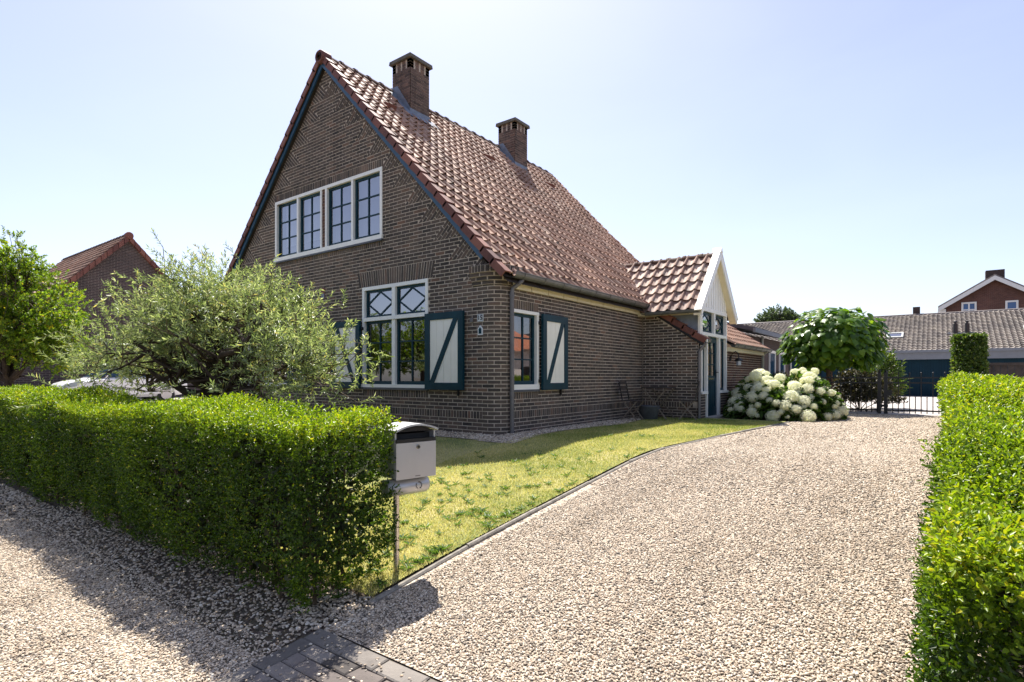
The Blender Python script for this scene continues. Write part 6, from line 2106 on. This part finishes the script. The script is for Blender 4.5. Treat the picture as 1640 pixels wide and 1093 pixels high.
# ------------------------------------------------------------------ red brick house beyond the garages
rb = empty('red_brick_house', (4, 56, 0), 'red brick house with white bargeboards beyond the garage roof', 'house')
HY = 55.0
u_ap = (1590 - 820) / 902.0
cx_ = 3.48; az = 8.42; hwid = 3.35; ez_ = 6.28
m = MB(); m.fpoly(lambda s, z, h: (s, HY - h, z), [(cx_ - 2.85, -.2), (cx_ + 2.85, -.2), (cx_ + 2.85, 6.5), (cx_, az - .12), (cx_ - 2.85, 6.5)], -9, 0); m.build('wall', M['far_brick'], rb)
m = MB()
for s in (-1, 1):
    m.hexa([(cx_, HY - .35, az), (cx_ + s * hwid, HY - .35, ez_ ), (cx_ + s * hwid, HY + 9.3, ez_), (cx_, HY + 9.3, az), (cx_, HY - .35, az + .14), (cx_ + s * hwid, HY - .35, ez_ + .14), (cx_ + s * hwid, HY + 9.3, ez_ + .14), (cx_, HY + 9.3, az + .14)])
RR = m.build('roof', M['far_tile'], rb)
for s in (-1, 1):
    m = MB(); m.fpoly(lambda a, z, h: (a, HY - h, z), [(cx_, az + .02), (cx_ + s * hwid, ez_ + .02), (cx_ + s * hwid, ez_ - .30), (cx_, az - .30)], .36, .42); m.build('bargeboard', M['white'], RR)
m = MB(); m.box(cx_ - .45, cx_ + .65, HY + 1.0, HY + 1.8, 7.6, 9.05); m.build('chimney', M['brown_brick'], rb)
m = MB(); m.box(cx_ - 3.3, cx_ - 2.87, HY - .2, HY + 6, 5.6, 6.2); m.build('eaves_box', M['white'], rb)
for (a, b, z0, z1, bars) in ((1.55, 2.45, 5.3, 6.62, True), (4.08, 4.80, 5.4, 6.55, False)):
    m = MB(); F_ = lambda s, z, h: (s, HY - h, z)
    m.fbox(F_, a, b, z0, z0 + .12, 0, .06); m.fbox(F_, a, b, z1 - .12, z1, 0, .06); m.fbox(F_, a, a + .12, z0 + .12, z1 - .12, 0, .059); m.fbox(F_, b - .12, b, z0 + .12, z1 - .12, 0, .059)
    if bars: m.fbox(F_, (a + b) / 2 - .05, (a + b) / 2 + .05, z0 + .12, z1 - .12, 0, .055); m.fbox(F_, a + .12, b - .12, z1 - .62, z1 - .54, 0, .05)
    W_ = m.build('window', M['white'], rb)
    m = MB(); m.add([F_(a + .1, z0 + .1, .02), F_(b - .1, z0 + .1, .02), F_(b - .1, z1 - .1, .02), F_(a + .1, z1 - .1, .02)], [(0, 1, 2, 3)]); m.build('pane', M['win_far'] if 'win_far' in M else M['carglass'], W_)

# ------------------------------------------------------------------ neighbouring house
nb_ = empty('neighbour_house', (-33, 9.9, 0), 'brown brick neighbouring house with red tiled gable beyond the trees', 'house')
NX = -29.0; NYC = 9.85; NZ = 7.28; NS = 1.05; NHW = 4.55
def FN(y, z, h): return (NX + h, y, z)
ne = NZ - NS * NHW
m = MB(); m.fpoly(FN, [(NYC - NHW + .3, -.4), (NYC + NHW - .3, -.4), (NYC + NHW - .3, ne + .25), (NYC, NZ - .12), (NYC - NHW + .3, ne + .25)], -9, 0); m.build('wall', M['nb_brick'], nb_)
m = MB()
for s in (-1, 1):
    m.hexa([(NX + .12, NYC, NZ - .06), (NX - 9.2, NYC, NZ - .06), (NX - 9.2, NYC + s * NHW, ne - .06), (NX + .12, NYC + s * NHW, ne - .06), (NX + .12, NYC, NZ), (NX - 9.2, NYC, NZ), (NX - 9.2, NYC + s * NHW, ne), (NX + .12, NYC + s * NHW, ne)])
NR = m.build('roof', M['tile'], nb_)
na = math.atan(NS); ne2 = Vector((0, math.cos(na), math.sin(na))); nnn = Vector((0, -math.sin(na), math.cos(na)))
tmx = MB(); nl_ = NHW / math.cos(na); nrr = int(nl_ / .31)
for j in range(nrr):
    for i in range(42):
        O = Vector((NX + .10 - i * .22, NYC - NHW, ne)) + ne2 * (j * .31)
        p, f = tile_verts(O, (-1, 0, 0), ne2, nnn, .22, .36); tmx.add(p, f, tile_tint())
tmx.build('tiles', M['tile'], NR, smooth=True, kind='stuff')
for s in (-1, 1):
    n_ = nrr
    for j in range(n_):
        a = Vector((NX + .16, NYC + s * (NHW - j * NHW / n_), ne + j * NHW / n_ * NS + .05)); b = Vector((NX + .16, NYC + s * (NHW - (j + 1) * NHW / n_ - .02), ne + (j + 1) * NHW / n_ * NS + .05))
        m = MB(); dn_ = Vector((0, 0, -.26)); W_ = Vector((-.16, 0, 0))
        m.hexa([a, b, b + dn_, a + dn_, a + W_, b + W_, b + W_ + dn_, a + W_ + dn_], random.random()); m.build('verge_tile', M['verge_lit'] if 'verge_lit' in M else M['verge'], NR)
ridge_run((NX + .1, NYC, NZ - .02), (-1, 0, 0), 24, .38, NR, .13)
m = MB(); m.lathe((NX + .2, NYC, NZ - .0), [(.16, -.25), (.17, -.05), (.15, .0), (.05, .03)], 12, axis='x'); m.build('apex_cap', M['verge'], NR)
# dormer-like cross gable with its ridge towards the street
cxg = -31.0
m = MB()
for s in (-1, 1):
    m.add([(cxg, 3.4, 5.32), (cxg, 9, 5.32), (cxg + s * 1.7, 9, 3.65), (cxg + s * 1.7, 3.4, 3.65)], [(0, 1, 2, 3)])
CG = m.build('cross_roof', M['tile'], nb_)
tmx = MB(); ca_ = math.atan2(1.67, 1.7); ce2 = Vector((-math.cos(ca_), 0, math.sin(ca_))); cn_ = Vector((math.sin(ca_), 0, math.cos(ca_)))
for j in range(7):
    for i in range(24):
        O = Vector((cxg + 1.7, 3.4 + i * .235, 3.65)) + ce2 * (j * .335)
        p, f = tile_verts(O, (0, 1, 0), ce2, cn_, .235, .38, .03, 1.15); tmx.add(p, f, tile_tint())
tmx.build('tiles', M['tile_old'], CG, smooth=True, kind='stuff')
ridge_run((cxg, 3.4, 5.32), (0, 1, 0), 10, .38, CG, .10)
m = MB(); m.box(cxg - 1.4, cxg + 1.4, 3.7, 6, -.4, 3.7); m.build('cross_wall', M['nb_brick'], nb_)
m = MB(); m.fbox(lambda x, z, h: (x, 3.7 - h, z), -31.9, -30.1, -.3, 1.9, 0, .06); m.build('garage_door', M['teal_board'], nb_)

# ------------------------------------------------------------------ white car on the neighbouring drive
cr = empty('parked_car', (-25.4, 8.4, gz(7)), 'white car parked beyond the hedge, nose towards the street', 'car')
CXc, CYf, CZ = -25.4, 6.3, gz(6.5)
def carP(l, w, z): return (CXc + w, CYf + l, CZ + z)
stations = [  # l, half width, z low, z belt(top of body), roof z, roof half width
    (0.0, .62, .38, .66, None, 0), (.12, .76, .30, .76, None, 0), (.45, .85, .26, .86, None, 0), (.95, .89, .24, .95, None, 0), (1.15, .90, .24, .99, None, 0), (1.9, .91, .22, 1.02, None, 0), (2.8, .91, .22, 1.04, None, 0), (3.6, .90, .24, 1.05, None, 0), (4.0, .86, .30, 1.02, None, 0), (4.18, .78, .40, .92, None, 0)]
m = MB(); k = 10
for l, hw_, z0, z1, _, _ in stations:
    sec = [(-hw_ * .9, z0), (-hw_, z0 + .12), (-hw_ * 1.01, (z0 + z1) / 2), (-hw_ * .97, z1 - .10), (-hw_ * .80, z1), (hw_ * .80, z1), (hw_ * .97, z1 - .10), (hw_ * 1.01, (z0 + z1) / 2), (hw_, z0 + .12), (hw_ * .9, z0)]
    for w_, z_ in sec: m.v.append(carP(l, w_, z_)); m.t.append(.5)
for i in range(len(stations) - 1):
    for q in range(k): m.f.append((i * k + q, i * k + (q + 1) % k, (i + 1) * k + (q + 1) % k, (i + 1) * k + q))
m.f.append(tuple(range(k))); m.f.append(tuple((len(stations) - 1) * k + q for q in range(k)))
BODY = m.build('body', M['carpaint'], cr, smooth=True); BODY.data.set_sharp_from_angle(angle=R(35))
m = MB(); pts = []
roof = [(1.05, .78, .98), (1.75, .66, 1.44), (2.2, .64, 1.50), (3.2, .63, 1.48), (3.75, .60, 1.36), (4.1, .70, 1.02)]
for l, hw_, z_ in roof: pts += [carP(l, -hw_, z_), carP(l, hw_, z_)]
base_ = [(1.05, .78), (1.75, .80), (2.2, .80), (3.2, .80), (3.75, .78), (4.1, .70)]
f = []
for i in range(len(roof) - 1): f.append((2 * i, 2 * i + 1, 2 * i + 3, 2 * i + 2))
m.add(pts, f)
m.build('roof', M['carpaint'], cr, smooth=True)
g = MB(); gp = []
for (l, hw_, z_), (l2, b2) in zip(roof, base_): gp += [carP(l, -hw_, z_ - .01), carP(l, -b2, .99), carP(l, hw_, z_ - .01), carP(l, b2, .99)]
f = []
for i in range(len(roof) - 1): f += [(4 * i, 4 * i + 1, 4 * i + 5, 4 * i + 4), (4 * i + 2, 4 * i + 6, 4 * i + 7, 4 * i + 3)]
g.add(gp, f); g.build('side_glass', M['carglass'], cr)
g = MB(); g.add([carP(1.08, -.68, 1.0), carP(1.08, .68, 1.0), carP(1.72, .58, 1.425), carP(1.72, -.58, 1.425)], [(0, 1, 2, 3)])
for v in range(4): x, y, z = g.v[v]; g.v[v] = (x, y - .012, z + .012)
g.build('windscreen', M['carglass'], cr)
for s in (-1, 1):
    m = MB(); m.fpoly(lambda a, z, h: carP(a, s * (.70 + h + (a) * .22), z), [(.06, .60), (.42, .66), (.62, .84), (.30, .80), (.08, .70)], .0, .06); m.build('headlight', M['lampglass'], cr)
    for l in (.75, 3.35):
        m = MB(); m.lathe(carP(l, s * .80, .31), [(.20, -.1), (.31, -.1), (.315, -.07), (.315, .07), (.31, .1), (.2, .1)], 20, axis='x'); Wh = m.build('wheel', M['rubber'], cr)
        m = MB(); m.lathe(carP(l, s * .905, .31), [(.02, -.01), (.2, -.01), (.2, .01), (.02, .012)], 16, axis='x'); m.build('rim', M['silver'], Wh)
    m = MB(); m.lathe(carP(1.30, s * .98, 1.02), [(.01, -.05), (.05, -.04), (.055, .03), (.02, .05)], 10, axis='y'); m.build('mirror', M['carpaint'], cr)
m = MB(); m.fbox(lambda w_, z, h: carP(-.0 - h, w_, z), -.45, .45, .42, .56, -.06, .012); m.build('grille', M['black'], cr)

# ------------------------------------------------------------------ across the street and next door: seen only mirrored in the window panes
for k, (x, y, h, sd) in enumerate(((-24.5, -9, 5.4, 91), (-30.5, -10, 6.0, 93), (-19.5, -12, 4.6, 95))):
    crown_tree('street_tree', (x, y, -.53), [(x, y, -.6), (x + .1, y, .6), (x, y, 1.5)], [.17, .14, .11],
               [(x, y, h * .55, 2.2, 2.0, h * .32, 2), (x + 1.2, y, h * .42, 1.4, 1.4, h * .22, 1), (x - 1.3, y + .3, h * .45, 1.5, 1.4, h * .24, 1)], 700, .35, 12, .16, .10, 'robinia', 'bark',
               ('leafy street tree mirrored in the ground floor window panes', 'taller street tree mirrored in the lower panes by the trunk', 'smaller street tree mirrored in the lower panes by the shutter')[k], 'tree', sd, group='trees across the street', limbs=8)
oh = empty('orange_roofed_house', (13, 27, 0), 'orange roofed house mirrored in the small side window', 'house')
m = MB(); m.box(9.5, 17, 23.5, 31, -.2, 2.6); m.build('wall', M['render_wall'], oh)
m = MB()
m.add([(9.0, 23.0, 2.5), (17.5, 23.0, 2.5), (17.5, 31.5, 2.5), (9.0, 31.5, 2.5), (13.2, 25.5, 5.6), (13.2, 29, 5.6)], [(0, 1, 4), (1, 2, 5, 4), (2, 3, 5), (3, 0, 4, 5)]); m.build('roof', M['orange_tile'], oh)
m = MB(); m.box(9.42, 9.5, 25, 26.6, .9, 2.1); m.build('window', M['carglass'], oh)
